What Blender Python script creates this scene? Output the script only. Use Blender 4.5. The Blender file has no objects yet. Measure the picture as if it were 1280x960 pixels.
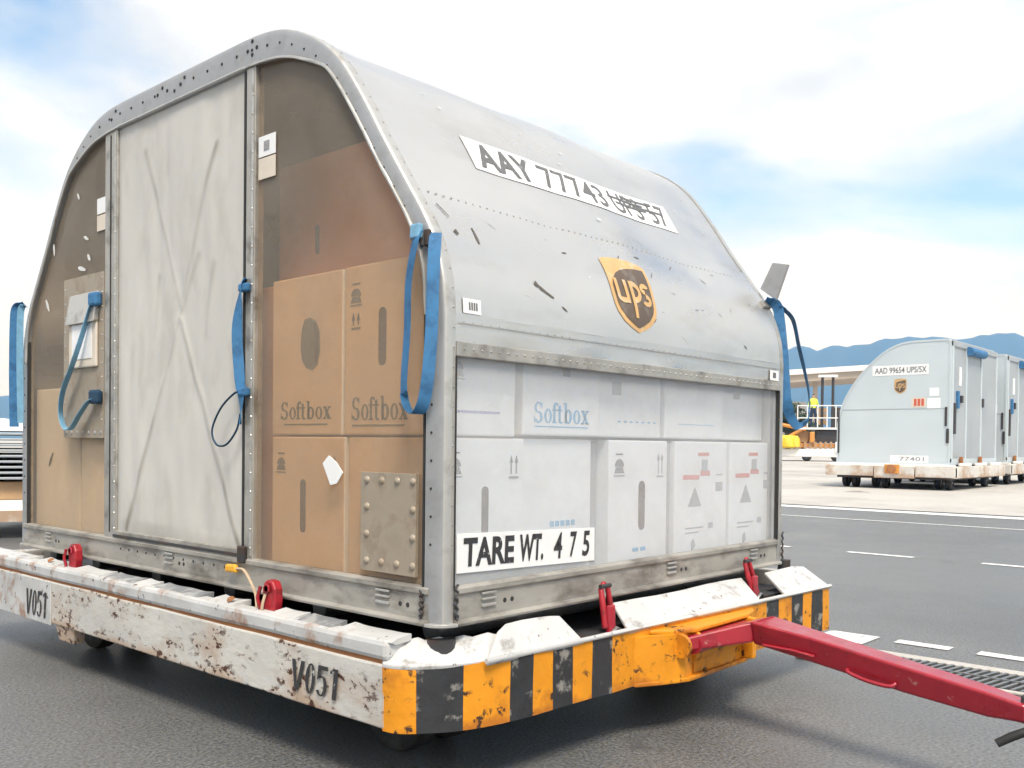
import bpy, bmesh, math, random
from mathutils import Vector, Matrix, noise
random.seed(7)
R = math.radians
scn = bpy.context.scene
col = scn.collection

# ---------------------------------------------------------------- camera, sky, sun, exposure
ZB = 0.51                                   # height of the near container's underside above the tarmac
CAM = Vector((-1.9662, -2.0397, 0.5576 + ZB))
YAW, PITCH, ROLL, FPX, CY = 0.7301, -0.0152, 0.0108, 1175.95, 573.03
cam_d = bpy.data.cameras.new('camera'); cam = bpy.data.objects.new('camera', cam_d); col.objects.link(cam)
_f = Vector((math.cos(PITCH)*math.cos(YAW), math.cos(PITCH)*math.sin(YAW), math.sin(PITCH)))
_r0 = Vector((math.sin(YAW), -math.cos(YAW), 0)); _u0 = _r0.cross(_f)
_r = math.cos(ROLL)*_r0 + math.sin(ROLL)*_u0
_u = -math.sin(ROLL)*_r0 + math.cos(ROLL)*_u0
mw = Matrix((( _r.x, _u.x, -_f.x, CAM.x), (_r.y, _u.y, -_f.y, CAM.y), (_r.z, _u.z, -_f.z, CAM.z), (0, 0, 0, 1)))
cam.matrix_world = mw
cam_d.sensor_width = 36; cam_d.lens = 36*FPX/1280
cam_d.shift_y = (CY-480)/1280
cam_d.clip_start = .05; cam_d.clip_end = 12000
scn.camera = cam

SUN_EL, SUN_AZ = R(56), R(232)              # azimuth measured from +X towards +Y, direction the light comes FROM
sun_d = bpy.data.lights.new('sun', 'SUN'); sun_d.energy = 2.3; sun_d.angle = R(18); sun_d.color = (1, .945, .86)
sun = bpy.data.objects.new('sun', sun_d); col.objects.link(sun)
sd = Vector((math.cos(SUN_EL)*math.cos(SUN_AZ), math.cos(SUN_EL)*math.sin(SUN_AZ), math.sin(SUN_EL)))
sun.rotation_euler = sd.to_track_quat('Z', 'Y').to_euler(); sun.location = sd*60

world = bpy.data.worlds.new('World'); scn.world = world; world.use_nodes = True
nt = world.node_tree; nt.nodes.clear()
def N(t, **k):
    n = nt.nodes.new(t)
    for a, b in k.items(): setattr(n, a, b)
    return n
def L(a, b): nt.links.new(a, b)
sky = N('ShaderNodeTexSky', sky_type='NISHITA', sun_disc=False)
sky.sun_elevation = SUN_EL; sky.sun_rotation = math.pi/2 - SUN_AZ
sky.air_density = 1.2; sky.dust_density = .6; sky.ozone_density = 2.0
tc = N('ShaderNodeTexCoord')
mp = N('ShaderNodeMapping'); mp.inputs['Scale'].default_value = (1.0, 1.0, 2.4); mp.inputs['Location'].default_value = (13.08, 12.31, 3.15)
L(tc.outputs['Generated'], mp.inputs['Vector'])
n1 = N('ShaderNodeTexNoise'); n1.inputs['Scale'].default_value = 2.3; n1.inputs['Detail'].default_value = 9; n1.inputs['Roughness'].default_value = .56; n1.inputs['Distortion'].default_value = .35
L(mp.outputs[0], n1.inputs['Vector'])
cr = N('ShaderNodeValToRGB'); cr.color_ramp.elements[0].position = .335; cr.color_ramp.elements[1].position = .55
L(n1.outputs['Fac'], cr.inputs['Fac'])
mp2 = N('ShaderNodeMapping'); mp2.inputs['Scale'].default_value = (1.2, 1.2, 3.2); mp2.inputs['Location'].default_value = (.3, 10.57, 1.19)
L(tc.outputs['Generated'], mp2.inputs['Vector'])
n2 = N('ShaderNodeTexNoise'); n2.inputs['Scale'].default_value = 3.1; n2.inputs['Detail'].default_value = 7; n2.inputs['Roughness'].default_value = .55
L(mp2.outputs[0], n2.inputs['Vector'])
cc = N('ShaderNodeValToRGB')
cc.color_ramp.elements[0].position = .34; cc.color_ramp.elements[0].color = (.70, .725, .76, 1)
cc.color_ramp.elements[1].position = .62; cc.color_ramp.elements[1].color = (1, 1, 1, 1)
L(n2.outputs['Fac'], cc.inputs['Fac'])
bg1 = N('ShaderNodeBackground'); bg1.inputs['Strength'].default_value = .12; L(sky.outputs[0], bg1.inputs['Color'])
bg2 = N('ShaderNodeBackground'); bg2.inputs['Strength'].default_value = .72; L(cc.outputs[0], bg2.inputs['Color'])
mx = N('ShaderNodeMixShader'); L(cr.outputs[0], mx.inputs[0]); L(bg1.outputs[0], mx.inputs[1]); L(bg2.outputs[0], mx.inputs[2])
wo = N('ShaderNodeOutputWorld'); L(mx.outputs[0], wo.inputs['Surface'])

scn.view_settings.view_transform = 'Standard'; scn.view_settings.look = 'None'
scn.view_settings.gamma = 1; scn.view_settings.exposure = .80; scn.view_settings.use_curve_mapping = False
scn.render.engine = 'CYCLES'
scn.cycles.use_denoising = True; scn.cycles.use_adaptive_sampling = True; scn.cycles.adaptive_threshold = .03
scn.cycles.max_bounces = 6; scn.cycles.transparent_max_bounces = 12; scn.cycles.diffuse_bounces = 4; scn.cycles.volume_bounces = 1
scn.cycles.caustics_reflective = False; scn.cycles.caustics_refractive = False
scn.cycles.sample_clamp_indirect = 6

# ---------------------------------------------------------------- materials
MATS = {}
def mat(name, base, rough=.5, metal=0., var=.12, scale=6., stain=None, stain_amt=.0, stain_scale=5., stain_lo=.5, stain_hi=.62,
        bump=0., bump_scale=60., stretch=(1, 1, 1), fine=0., fine_scale=220., stain2=None, s2=(9., .62, .68), coat=0., spec=.5, rvar=.12, edge=None, cluster=False):
    m = bpy.data.materials.new(name); m.use_nodes = True; t = m.node_tree; b = t.nodes['Principled BSDF']
    def n(tp, **k):
        x = t.nodes.new(tp)
        for a, c in k.items(): setattr(x, a, c)
        return x
    tcn = n('ShaderNodeTexCoord'); mpn = n('ShaderNodeMapping'); mpn.inputs['Scale'].default_value = stretch
    t.links.new(tcn.outputs['Object'], mpn.inputs['Vector'])
    def nz(s, d=6, r=.55):
        q = n('ShaderNodeTexNoise'); q.inputs['Scale'].default_value = s; q.inputs['Detail'].default_value = d; q.inputs['Roughness'].default_value = r
        t.links.new(mpn.outputs[0], q.inputs['Vector']); return q
    def mixc(f, a, c, blend='MIX'):
        x = n('ShaderNodeMix', data_type='RGBA', blend_type=blend)
        if hasattr(f, 'links') or isinstance(f, bpy.types.NodeSocket): t.links.new(f, x.inputs[0])
        else: x.inputs[0].default_value = f
        for i, v in ((6, a), (7, c)):
            if isinstance(v, bpy.types.NodeSocket): t.links.new(v, x.inputs[i])
            else: x.inputs[i].default_value = (*v[:3], 1)
        return x.outputs[2]
    def mr(sock, a, c, lo, hi):
        x = n('ShaderNodeMapRange'); t.links.new(sock, x.inputs[0])
        for i, v in zip((1, 2, 3, 4), (a, c, lo, hi)): x.inputs[i].default_value = v
        return x.outputs[0]
    q1 = nz(scale)
    c = mixc(mr(q1.outputs[0], .3, .7, 0, 1), [v*(1-var) for v in base], [min(1, v*(1+var)) for v in base])
    if fine:
        q3 = nz(fine_scale, 3, .6)
        c = mixc(1.0, c, mixc(mr(q3.outputs[0], .3, .7, 0, 1), [1-fine]*3, [1+fine]*3), 'MULTIPLY')
    if stain:
        q2 = nz(stain_scale, 9, .62)
        src = q2.outputs[0]
        if edge:                                        # wear creeping up from a lower edge (z0..z1, strength)
            sp_ = n('ShaderNodeSeparateXYZ'); t.links.new(tcn.outputs['Object'], sp_.inputs[0])
            ad = n('ShaderNodeMath', operation='ADD'); t.links.new(src, ad.inputs[0]); t.links.new(mr(sp_.outputs[2], edge[0], edge[1], edge[2], 0), ad.inputs[1]); src = ad.outputs[0]
        c = mixc(mr(src, stain_lo, stain_hi, 0, stain_amt), c, stain)
    if stain2:
        q4 = nz(s2[0], 8, .65)
        f4 = mr(q4.outputs[0], s2[1], s2[2], 0, 1)
        if cluster:
            mu = n('ShaderNodeMath', operation='MULTIPLY'); t.links.new(f4, mu.inputs[0]); t.links.new(mr(src, .46, .56, 0, 1), mu.inputs[1]); f4 = mu.outputs[0]
        c = mixc(f4, c, stain2)
    t.links.new(c, b.inputs['Base Color'])
    t.links.new(mr(q1.outputs[0], .3, .7, max(.03, rough-rvar), min(1, rough+rvar)), b.inputs['Roughness'])
    b.inputs['Metallic'].default_value = metal
    b.inputs['Specular IOR Level'].default_value = spec
    if coat: b.inputs['Coat Weight'].default_value = coat
    if bump:
        qb = nz(bump_scale, 5, .6); bp = n('ShaderNodeBump'); bp.inputs['Strength'].default_value = bump; bp.inputs['Distance'].default_value = .01
        t.links.new(qb.outputs[0], bp.inputs['Height']); t.links.new(bp.outputs[0], b.inputs['Normal'])
    MATS[name] = m
    return m

def pane_mat(name, tint, diff, fac, rough=.35):
    m = bpy.data.materials.new(name); m.use_nodes = True; t = m.node_tree; b = t.nodes['Principled BSDF']; out = t.nodes['Material Output']
    tcn = t.nodes.new('ShaderNodeTexCoord')
    q = t.nodes.new('ShaderNodeTexNoise'); q.inputs['Scale'].default_value = 3.5; q.inputs['Detail'].default_value = 8; q.inputs['Roughness'].default_value = .6
    t.links.new(tcn.outputs['Object'], q.inputs['Vector'])
    r = t.nodes.new('ShaderNodeMapRange'); t.links.new(q.outputs[0], r.inputs[0])
    for i, v in zip((1, 2, 3, 4), (.3, .7, fac*.8, fac*1.2)): r.inputs[i].default_value = v
    tr = t.nodes.new('ShaderNodeBsdfTransparent'); tr.inputs[0].default_value = (*tint, 1)
    b.inputs['Base Color'].default_value = (*diff, 1); b.inputs['Roughness'].default_value = rough; b.inputs['Specular IOR Level'].default_value = .6
    x = t.nodes.new('ShaderNodeMixShader'); t.links.new(r.outputs[0], x.inputs[0]); t.links.new(tr.outputs[0], x.inputs[1]); t.links.new(b.outputs[0], x.inputs[2])
    t.links.new(x.outputs[0], out.inputs['Surface']); MATS[name] = m
    return m

RUST = (.13, .045, .016)
mat('asphalt', (.138, .138, .137), .42, var=.14, scale=.9, fine=.60, fine_scale=75, bump=.4, bump_scale=80, stain=(.06, .06, .062), stain_amt=.5, stain_scale=.35, stain_lo=.5, stain_hi=.75, spec=.9, stain2=(.085, .083, .08), s2=(1.7, .63, .74))
mat('concrete', (.50, .475, .44), .9, var=.08, scale=.4, fine=.1, fine_scale=40, stain=(.30, .28, .26), stain_amt=.5, stain_scale=.25, stain2=(.26, .24, .22), s2=(.9, .62, .7))
mat('road_paint', (.72, .72, .71), .7, var=.05, scale=9, stain=(.20, .2, .2), stain_amt=.9, stain_scale=28, stain_lo=.56, stain_hi=.66)
mat('alu_skin', (.64, .628, .605), .33, .74, var=.05, scale=2.6, stain=(.46, .435, .395), stain_amt=.6, stain_scale=3.0, stain_lo=.52, stain_hi=.74, stretch=(.55, 1, 1.3), bump=.10, bump_scale=6, stain2=(.22, .21, .19), s2=(26., .69, .75))
mat('alu_frame', (.45, .43, .395), .45, .5, var=.14, scale=9, stain=(.15, .13, .11), stain_amt=.8, stain_scale=8, stain_lo=.50, stain_hi=.70, bump=.06, bump_scale=40)
mat('alu_sill', (.39, .37, .335), .55, .3, var=.14, scale=8, stain=(.11, .095, .08), stain_amt=.85, stain_scale=7, stain_lo=.48, stain_hi=.68, bump=.08, bump_scale=50, stretch=(.6, .6, 1.5))
mat('alu_ring', (.37, .375, .385), .5, .3, var=.1, scale=7, stain=(.26, .26, .26), stain_amt=.4, stain_scale=14)
mat('alu_bright', (.54, .53, .505), .40, .5, var=.10, scale=9, stain=(.24, .215, .18), stain_amt=.75, stain_scale=9, stain_lo=.5, stain_hi=.7)
mat('rivet', (.42, .41, .40), .45, .6, var=.2, scale=30)
mat('dark_gap', (.03, .03, .03), .8, var=.2)
mat('scuff', (.13, .115, .10), .8, var=.3, scale=40)
mat('scuff_light', (.75, .74, .72), .6, var=.1, scale=40)
mat('interior', (.48, .45, .41), .7, .2, var=.1)
mat('kraft', (.72, .52, .335), .85, var=.06, scale=4, stain=(.52, .36, .21), stain_amt=.45, stain_scale=4, fine=.05, fine_scale=90)
mat('kraft_red_shade', (.70, .35, .21), .85, var=.07, scale=3, stain=(.46, .22, .13), stain_amt=.4, stain_scale=4)  # reddish pane tint and shade put into the kraft colour
mat('kraft_pale', (.80, .75, .67), .85, var=.05, scale=4)
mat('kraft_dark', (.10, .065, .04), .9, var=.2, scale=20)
mat('hazed_board', (.84, .85, .86), .8, var=.03, scale=4, stain=(.66, .66, .66), stain_amt=.4, stain_scale=5)  # the side pane's white haze is put into the carton colour
mat('gap_shade_grey', (.36, .37, .37), .85, var=.06, scale=5)  # shade of the gaps between cartons, put into grey filler blocks
mat('ink_black', (.02, .02, .022), .6, var=.2, scale=60)
mat('ink_worn', (.035, .035, .038), .6, var=.2, scale=60, stain=(.7, .7, .7), stain_amt=.7, stain_scale=45, stain_lo=.62, stain_hi=.68)
mat('ink_plate', (.14, .14, .145), .6, var=.2, scale=60, stain=(.6, .6, .6), stain_amt=.6, stain_scale=45, stain_lo=.60, stain_hi=.68)
mat('ink_grey', (.16, .16, .165), .7, var=.2, scale=60)
mat('ink_brown', (.17, .15, .105), .8, var=.2, scale=60)
mat('ink_blue', (.09, .36, .62), .7, var=.1, scale=60)
mat('ink_violet', (.16, .14, .42), .7, var=.1, scale=60)
mat('ink_red', (.62, .12, .07), .7, var=.15, scale=60)
mat('ink_faint', (.33, .33, .34), .8, var=.2, scale=60)
mat('label_white', (.88, .88, .88), .5, var=.03, scale=12, stain=(.55, .54, .52), stain_amt=.4, stain_scale=18, stain_lo=.6, stain_hi=.75)
mat('label_cream', (.72, .64, .54), .6, var=.05, scale=20)
mat('ups_gold', (.66, .40, .17), .5, var=.1, scale=14, stain=(.72, .66, .58), stain_amt=.6, stain_scale=16, stain_lo=.52, stain_hi=.72)
mat('ups_brown', (.12, .085, .06), .5, var=.15, scale=14, stain=(.36, .33, .31), stain_amt=.55, stain_scale=13, stain_lo=.5, stain_hi=.75)
mat('strap', (.05, .19, .39), .75, var=.15, scale=30, stain=(.02, .085, .2), stain_amt=.6, stain_scale=14, bump=.2, bump_scale=400)
mat('strap_pale', (.20, .42, .60), .75, var=.15, scale=30, bump=.2, bump_scale=400)
mat('strap_dark', (.012, .05, .10), .7, var=.2, scale=30)
mat('paint_white', (.53, .53, .525), .6, var=.14, scale=7, stain=(.30, .15, .08), stain_amt=.85, stain_scale=6.5, stain_lo=.54, stain_hi=.66, stain2=(.07, .035, .02), s2=(30., .62, .66), bump=.25, bump_scale=22)
mat('paint_beam', (.57, .555, .52), .65, var=.16, scale=5, stain=(.40, .25, .15), stain_amt=.7, stain_scale=5.5, stain_lo=.49, stain_hi=.68, stain2=(.075, .03, .016), s2=(38., .545, .585), bump=.3, bump_scale=30, stretch=(1, .55, 1), edge=(.205, .24, .16), cluster=True)
mat('paint_top', (.56, .56, .555), .5, var=.06, scale=7, stain=(.27, .25, .23), stain_amt=.8, stain_scale=13, stain_lo=.56, stain_hi=.66, stain2=(.10, .07, .05), s2=(34., .64, .68), bump=.15, bump_scale=25)
mat('paint_yellow', (.78, .30, .012), .5, var=.10, scale=9, stain=(.42, .13, .012), stain_amt=.8, stain_scale=7, stain_lo=.55, stain_hi=.72, stain2=(.055, .025, .015), s2=(22., .565, .60), bump=.3, bump_scale=28, edge=(.20, .235, .16), cluster=True)
mat('paint_black', (.030, .031, .034), .5, var=.25, scale=12, stain=(.34, .32, .29), stain_amt=.8, stain_scale=15, stain_lo=.57, stain_hi=.66, bump=.3, bump_scale=28)
mat('paint_red', (.37, .016, .032), .36, var=.12, scale=10, stain=(.12, .012, .014), stain_amt=.6, stain_scale=9, stain_lo=.55, stain_hi=.7, stain2=(.50, .24, .22), s2=(13., .64, .72), bump=.10, bump_scale=30, coat=.3, spec=.5)
mat('lock_red', (.40, .018, .03), .4, var=.15, scale=30, stain=(.10, .01, .012), stain_amt=.6, stain_scale=25)
mat('plastic_orange', (.85, .42, .03), .45, var=.08, scale=20)
mat('cord', (.50, .38, .26), .8, var=.1, scale=40)
mat('rubber', (.018, .018, .019), .75, var=.25, scale=14, stain=(.07, .065, .06), stain_amt=.5, stain_scale=12)
mat('steel_dark', (.055, .055, .058), .55, .3, var=.25, scale=14, stain=(.10, .05, .03), stain_amt=.5, stain_scale=8)
mat('plate_grey', (.30, .31, .325), .5, .3, var=.15, scale=12, stain=(.55, .55, .54), stain_amt=.7, stain_scale=15, stain_lo=.5, stain_hi=.6)
mat('steel', (.30, .30, .30), .45, .8, var=.15, scale=20)
mat('plate_brown', (.40, .335, .26), .5, .25, var=.10, scale=9, stain=(.24, .18, .13), stain_amt=.5, stain_scale=9)
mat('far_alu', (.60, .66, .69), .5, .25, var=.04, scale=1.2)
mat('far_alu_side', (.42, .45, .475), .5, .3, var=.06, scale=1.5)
mat('far_white', (.66, .63, .585), .6, var=.12, scale=3, stain=(.40, .24, .13), stain_amt=.8, stain_scale=2.8, stain_lo=.48, stain_hi=.66, edge=(.2, .34, .16))
mat('far_rust', (.35, .15, .06), .8, var=.2, scale=6)
mat('orange_paint', (.62, .27, .06), .6, var=.12, scale=4)
mat('yellow_paint', (.75, .55, .05), .6, var=.12, scale=4)
mat('tan_wood', (.42, .27, .15), .8, var=.15, scale=4)
mat('roof_white', (.82, .81, .79), .6, var=.03, scale=.5)
mat('fascia_tan', (.50, .42, .34), .8, var=.05, scale=.5)
mat('foliage', (.06, .085, .05), .8, var=.4, scale=3)
mat('bark', (.10, .075, .055), .9, var=.2)
mat('hill', (.045, .075, .085), .95, var=.25, scale=.004)
mat('vest', (.70, .82, .08), .7, var=.05)
mat('navy', (.025, .04, .09), .8, var=.1)
mat('skin', (.45, .27, .19), .6, var=.05)
mat('hair', (.02, .015, .012), .7, var=.1)
mat('net_white', (.80, .80, .80), .8, var=.08, scale=9)
pane_mat('pane_smoke', (.97, .91, .835), (.52, .465, .40), .20, .16)
pane_mat('pane_white', (.965, .97, .975), (.85, .865, .885), .23, .2)

def fabric_mat():
    m = mat('fabric', (.60, .583, .548), .8, var=.05, scale=3, stain=(.46, .435, .395), stain_amt=.4, stain_scale=3.5, stretch=(1, 1.5, .8), bump=.12, bump_scale=300)
    t = m.node_tree; b = t.nodes['Principled BSDF']; src = b.inputs['Base Color'].links[0].from_socket
    a = t.nodes.new('ShaderNodeAttribute'); a.attribute_name = 'dirt'
    x = t.nodes.new('ShaderNodeMix'); x.data_type = 'RGBA'
    t.links.new(a.outputs['Fac'], x.inputs[0]); t.links.new(src, x.inputs[6]); x.inputs[7].default_value = (.27, .245, .21, 1)
    t.links.new(x.outputs[2], b.inputs['Base Color'])
fabric_mat()

# ---------------------------------------------------------------- mesh helpers
class G:
    """collects shapes in world coordinates"""
    def __init__(s): s.v = []; s.f = []; s.m = []
    def add(s, vs, fs, mi=0):
        o = len(s.v); s.v += [Vector(p) for p in vs]
        for f in fs: s.f.append([i+o for i in f]); s.m.append(mi)
        return s
    def box(s, x0, x1, y0, y1, z0, z1, mi=0):
        vs = [(x, y, z) for x in (x0, x1) for y in (y0, y1) for z in (z0, z1)]
        return s.add(vs, [(0, 1, 3, 2), (4, 6, 7, 5), (0, 4, 5, 1), (2, 3, 7, 6), (0, 2, 6, 4), (1, 5, 7, 3)], mi)
    def hexa(s, a, b, mi=0):
        """a, b: two quads (4 points each) joined to a solid"""
        return s.add(list(a)+list(b), [(3, 2, 1, 0), (4, 5, 6, 7), (0, 1, 5, 4), (1, 2, 6, 5), (2, 3, 7, 6), (3, 0, 4, 7)], mi)
    def prism(s, poly, d, mi=0):
        """closed 3d polygon extruded by vector d"""
        n = len(poly); d = Vector(d); vs = [Vector(p) for p in poly]; vs += [p+d for p in vs]
        fs = [tuple(range(n))[::-1], tuple(range(n, 2*n))] + [(i, (i+1) % n, n+(i+1) % n, n+i) for i in range(n)]
        return s.add(vs, fs, mi)
    def tube(s, pts, r, n=8, mi=0, cap=True):
        pts = [Vector(p) for p in pts]; rings = []; up = None
        rr = r if isinstance(r, (list, tuple)) else [r]*len(pts)
        for i, p in enumerate(pts):
            d = (pts[min(i+1, len(pts)-1)]-pts[max(i-1, 0)]).normalized()
            if up is None: up = Vector((0, 0, 1)) if abs(d.z) < .9 else Vector((1, 0, 0))
            a = d.cross(up).normalized(); b = a.cross(d).normalized(); up = b
            rings.append([p+(a*math.cos(t)+b*math.sin(t))*rr[i] for t in [2*math.pi*k/n for k in range(n)]])
        vs = [q for ring in rings for q in ring]; fs = []
        for i in range(len(pts)-1):
            for k in range(n): fs.append((i*n+k, i*n+(k+1) % n, (i+1)*n+(k+1) % n, (i+1)*n+k))
        if cap: fs += [tuple(range(n))[::-1], tuple(range((len(pts)-1)*n, len(pts)*n))]
        return s.add(vs, fs, mi)
    def ribbon(s, pts, wd, w, th=.0025, mi=0):
        """flat webbing along pts; wd = width direction (one or one per point)"""
        pts = [Vector(p) for p in pts]; vs = []
        for i, p in enumerate(pts):
            d = (pts[min(i+1, len(pts)-1)]-pts[max(i-1, 0)]).normalized()
            wv = Vector(wd[i] if isinstance(wd, list) else wd); wv = (wv-d*wv.dot(d)).normalized(); nn = d.cross(wv)
            for a, b in ((-1, -1), (1, -1), (1, 1), (-1, 1)): vs.append(p+wv*(w/2*a)+nn*(th/2*b))
        n = len(pts); fs = [(3, 2, 1, 0), tuple(4*(n-1)+k for k in range(4))]
        for i in range(n-1):
            for k in range(4): fs.append((4*i+k, 4*i+(k+1) % 4, 4*i+4+(k+1) % 4, 4*i+4+k))
        return s.add(vs, fs, mi)
    def dome(s, c, nrm, r, h=None, n=7, mi=0):
        c = Vector(c); nrm = Vector(nrm).normalized(); h = h or r*.5
        a = nrm.orthogonal().normalized(); b = nrm.cross(a)
        vs = []
        for rr, hh in ((1, 0), (.7, .75)):
            vs += [c+(a*math.cos(2*math.pi*k/n)+b*math.sin(2*math.pi*k/n))*r*rr+nrm*h*hh for k in range(n)]
        vs.append(c+nrm*h)
        fs = [(k, (k+1) % n, n+(k+1) % n, n+k) for k in range(n)]+[(n+k, n+(k+1) % n, 2*n) for k in range(n)]
        return s.add(vs, fs, mi)
    def cyl(s, c, ax, r, l, n=20, mi=0, r2=None):
        c = Vector(c); ax = Vector(ax).normalized()
        return s.tube([c-ax*l/2, c+ax*l/2], [r, r2 or r], n, mi)
    def build(s, name, m, parent=None, bevel=0, smooth=None, segs=2):
        me = bpy.data.meshes.new(name)
        off = parent_world(parent)
        me.from_pydata([tuple(p-off) for p in s.v], [], s.f); me.update()
        ms = m if isinstance(m, (list, tuple)) else [m]
        for k in ms: me.materials.append(MATS[k])
        if len(ms) > 1: me.polygons.foreach_set('material_index', s.m)
        bm = bmesh.new(); bm.from_mesh(me); bmesh.ops.recalc_face_normals(bm, faces=bm.faces[:]); bm.to_mesh(me); bm.free()
        o = bpy.data.objects.new(name, me); col.objects.link(o)
        if parent is not None: o.parent = parent
        if bevel:
            bv = o.modifiers.new('bevel', 'BEVEL'); bv.width = bevel; bv.segments = segs; bv.limit_method = 'ANGLE'; bv.angle_limit = R(38)
        if smooth is not None:
            me.shade_smooth(); me.set_sharp_from_angle(angle=R(smooth))
        return o
def parent_world(p):
    off = Vector((0, 0, 0))
    while p is not None: off += Vector(p.location); p = p.parent
    return off
def rec(o):
    """move a top-level mesh's origin to the bottom centre of its box"""
    vs = [v.co for v in o.data.vertices]; mn = [min(v[i] for v in vs) for i in range(3)]; mxv = [max(v[i] for v in vs) for i in range(3)]
    c = Vector(((mn[0]+mxv[0])/2, (mn[1]+mxv[1])/2, mn[2]))
    o.data.transform(Matrix.Translation(-c)); o.location = c
    return o
def thing(name, loc, label, cat, group=None):
    o = bpy.data.objects.new(name, None); o.empty_display_size = .2; o.location = loc; col.objects.link(o)
    return tag(o, label, cat, group)
def tag(o, label, cat, group=None):
    o['label'] = label; o['category'] = cat
    if group: o['group'] = group
    return o
def struct(o, kind='structure'): o['kind'] = kind; return o
def clone(o, parent=None, off=Vector((0, 0, 0))):
    c = o.copy(); col.objects.link(c); c.parent = parent
    if parent is None: c.location = o.location+off
    for ch in [k for k in bpy.data.objects if k.parent == o]: clone(ch, c)
    return c

def text_geo(s, bold=0., shear=0.):
    cu = bpy.data.curves.new('t', 'FONT'); cu.body = s; cu.size = 1; cu.offset = bold; cu.shear = shear; cu.resolution_u = 4; cu.fill_mode = 'FRONT'
    ob = bpy.data.objects.new('t', cu); col.objects.link(ob)
    dg = bpy.context.evaluated_depsgraph_get(); me = bpy.data.meshes.new_from_object(ob.evaluated_get(dg))
    vs = [v.co.copy() for v in me.vertices]; fs = [tuple(p.vertices) for p in me.polygons]
    bpy.data.objects.remove(ob); bpy.data.curves.remove(cu); bpy.data.meshes.remove(me)
    x0 = min(v.x for v in vs); x1 = max(v.x for v in vs); y0 = min(v.y for v in vs); y1 = max(v.y for v in vs)
    return [((v.x-x0)/(x1-x0), (v.y-y0)/(y1-y0)) for v in vs], fs
def put(g, geo, fn, rect, mi=0, cuts=(), ucuts=()):
    """2d geometry (0..1) mapped to rect (u0,u1,v0,v1), then through fn(u,v) -> point; optional v-cuts for curved grounds"""
    vs, fs = geo; u0, u1, v0, v1 = rect
    P2 = [(u0+(u1-u0)*a, v0+(v1-v0)*b) for a, b in vs]
    if cuts:
        bm = bmesh.new(); bv = [bm.verts.new((a, b, 0)) for a, b in P2]
        for f in fs:
            try: bm.faces.new([bv[i] for i in f])
            except ValueError: pass
        for c in cuts: bmesh.ops.bisect_plane(bm, geom=bm.verts[:]+bm.edges[:]+bm.faces[:], plane_co=(0, c, 0), plane_no=(0, 1, 0))
        for c in ucuts: bmesh.ops.bisect_plane(bm, geom=bm.verts[:]+bm.edges[:]+bm.faces[:], plane_co=(c, 0, 0), plane_no=(1, 0, 0))
        bm.verts.index_update(); P2 = [(v.co.x, v.co.y) for v in bm.verts]; fs = [[v.index for v in f.verts] for f in bm.faces]; bm.free()
    return g.add([fn(a, b) for a, b in P2], fs, mi)
SQ = ([(0, 0), (1, 0), (1, 1), (0, 1)], [(0, 1, 2, 3)])
def serif_word():
    """the word Softbox in a heavy serif face, as stroke polygons in 0..1"""
    V, F = [], []
    def poly(ps):
        o = len(V); V.extend(ps); F.append(tuple(range(o, o+len(ps))))
    def rct(a, b, c, d): poly([(a, c), (b, c), (b, d), (a, d)])
    def ring(cx, cy, ro, rp, ri, rq, a0=0, a1=360, n=20):
        o = len(V); k = n if a1-a0 < 360 else n
        for i in range(k+1):
            t = R(a0+(a1-a0)*i/k); V.append((cx+ro*math.cos(t), cy+rp*math.sin(t))); V.append((cx+ri*math.cos(t), cy+rq*math.sin(t)))
        for i in range(k): F.append((o+2*i, o+2*i+2, o+2*i+3, o+2*i+1))
    # S
    ring(.42, .98, .36, .36, .14, .27, 20, 270); ring(.42, .36, .40, .38, .16, .28, -160, 90); rct(.70, .78, .95, 1.32); rct(.02, .10, 0, .42)
    x = .98
    ring(x+.34, .45, .36, .47, .15, .38)                                    # o
    x = 1.80
    rct(x, x+.22, .06, 1.1); rct(x-.10, x+.34, 0, .09); rct(x-.12, x+.36, .80, .90); ring(x+.26, 1.08, .26, .27, .05, .16, 20, 180); x = 2.30   # f
    rct(x, x+.22, .15, 1.15); rct(x-.12, x+.36, .80, .90); ring(x+.25, .2, .25, .22, .04, .12, 180, 320); x = 2.90    # t
    rct(x, x+.22, .0, 1.36); rct(x-.10, x+.02, 1.27, 1.36); ring(x+.36, .45, .36, .47, .13, .36); x = 3.78     # b
    ring(x+.32, .45, .36, .47, .15, .38); x = 4.58                          # o
    poly([(x, .90), (x+.26, .90), (x+.72, 0), (x+.44, 0)]); poly([(x+.52, .90), (x+.66, .90), (x+.16, 0), (x+.02, 0)]); rct(x-.06, x+.34, .82, .91); rct(x+.42, x+.76, .82, .91); rct(x-.06, x+.26, 0, .08); rct(x+.36, x+.80, 0, .08)
    x1 = max(v[0] for v in V); y1 = max(v[1] for v in V); y0 = min(v[1] for v in V)
    return [((a)/x1, (b-y0)/(y1-y0)) for a, b in V], F
SOFT = serif_word()

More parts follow.
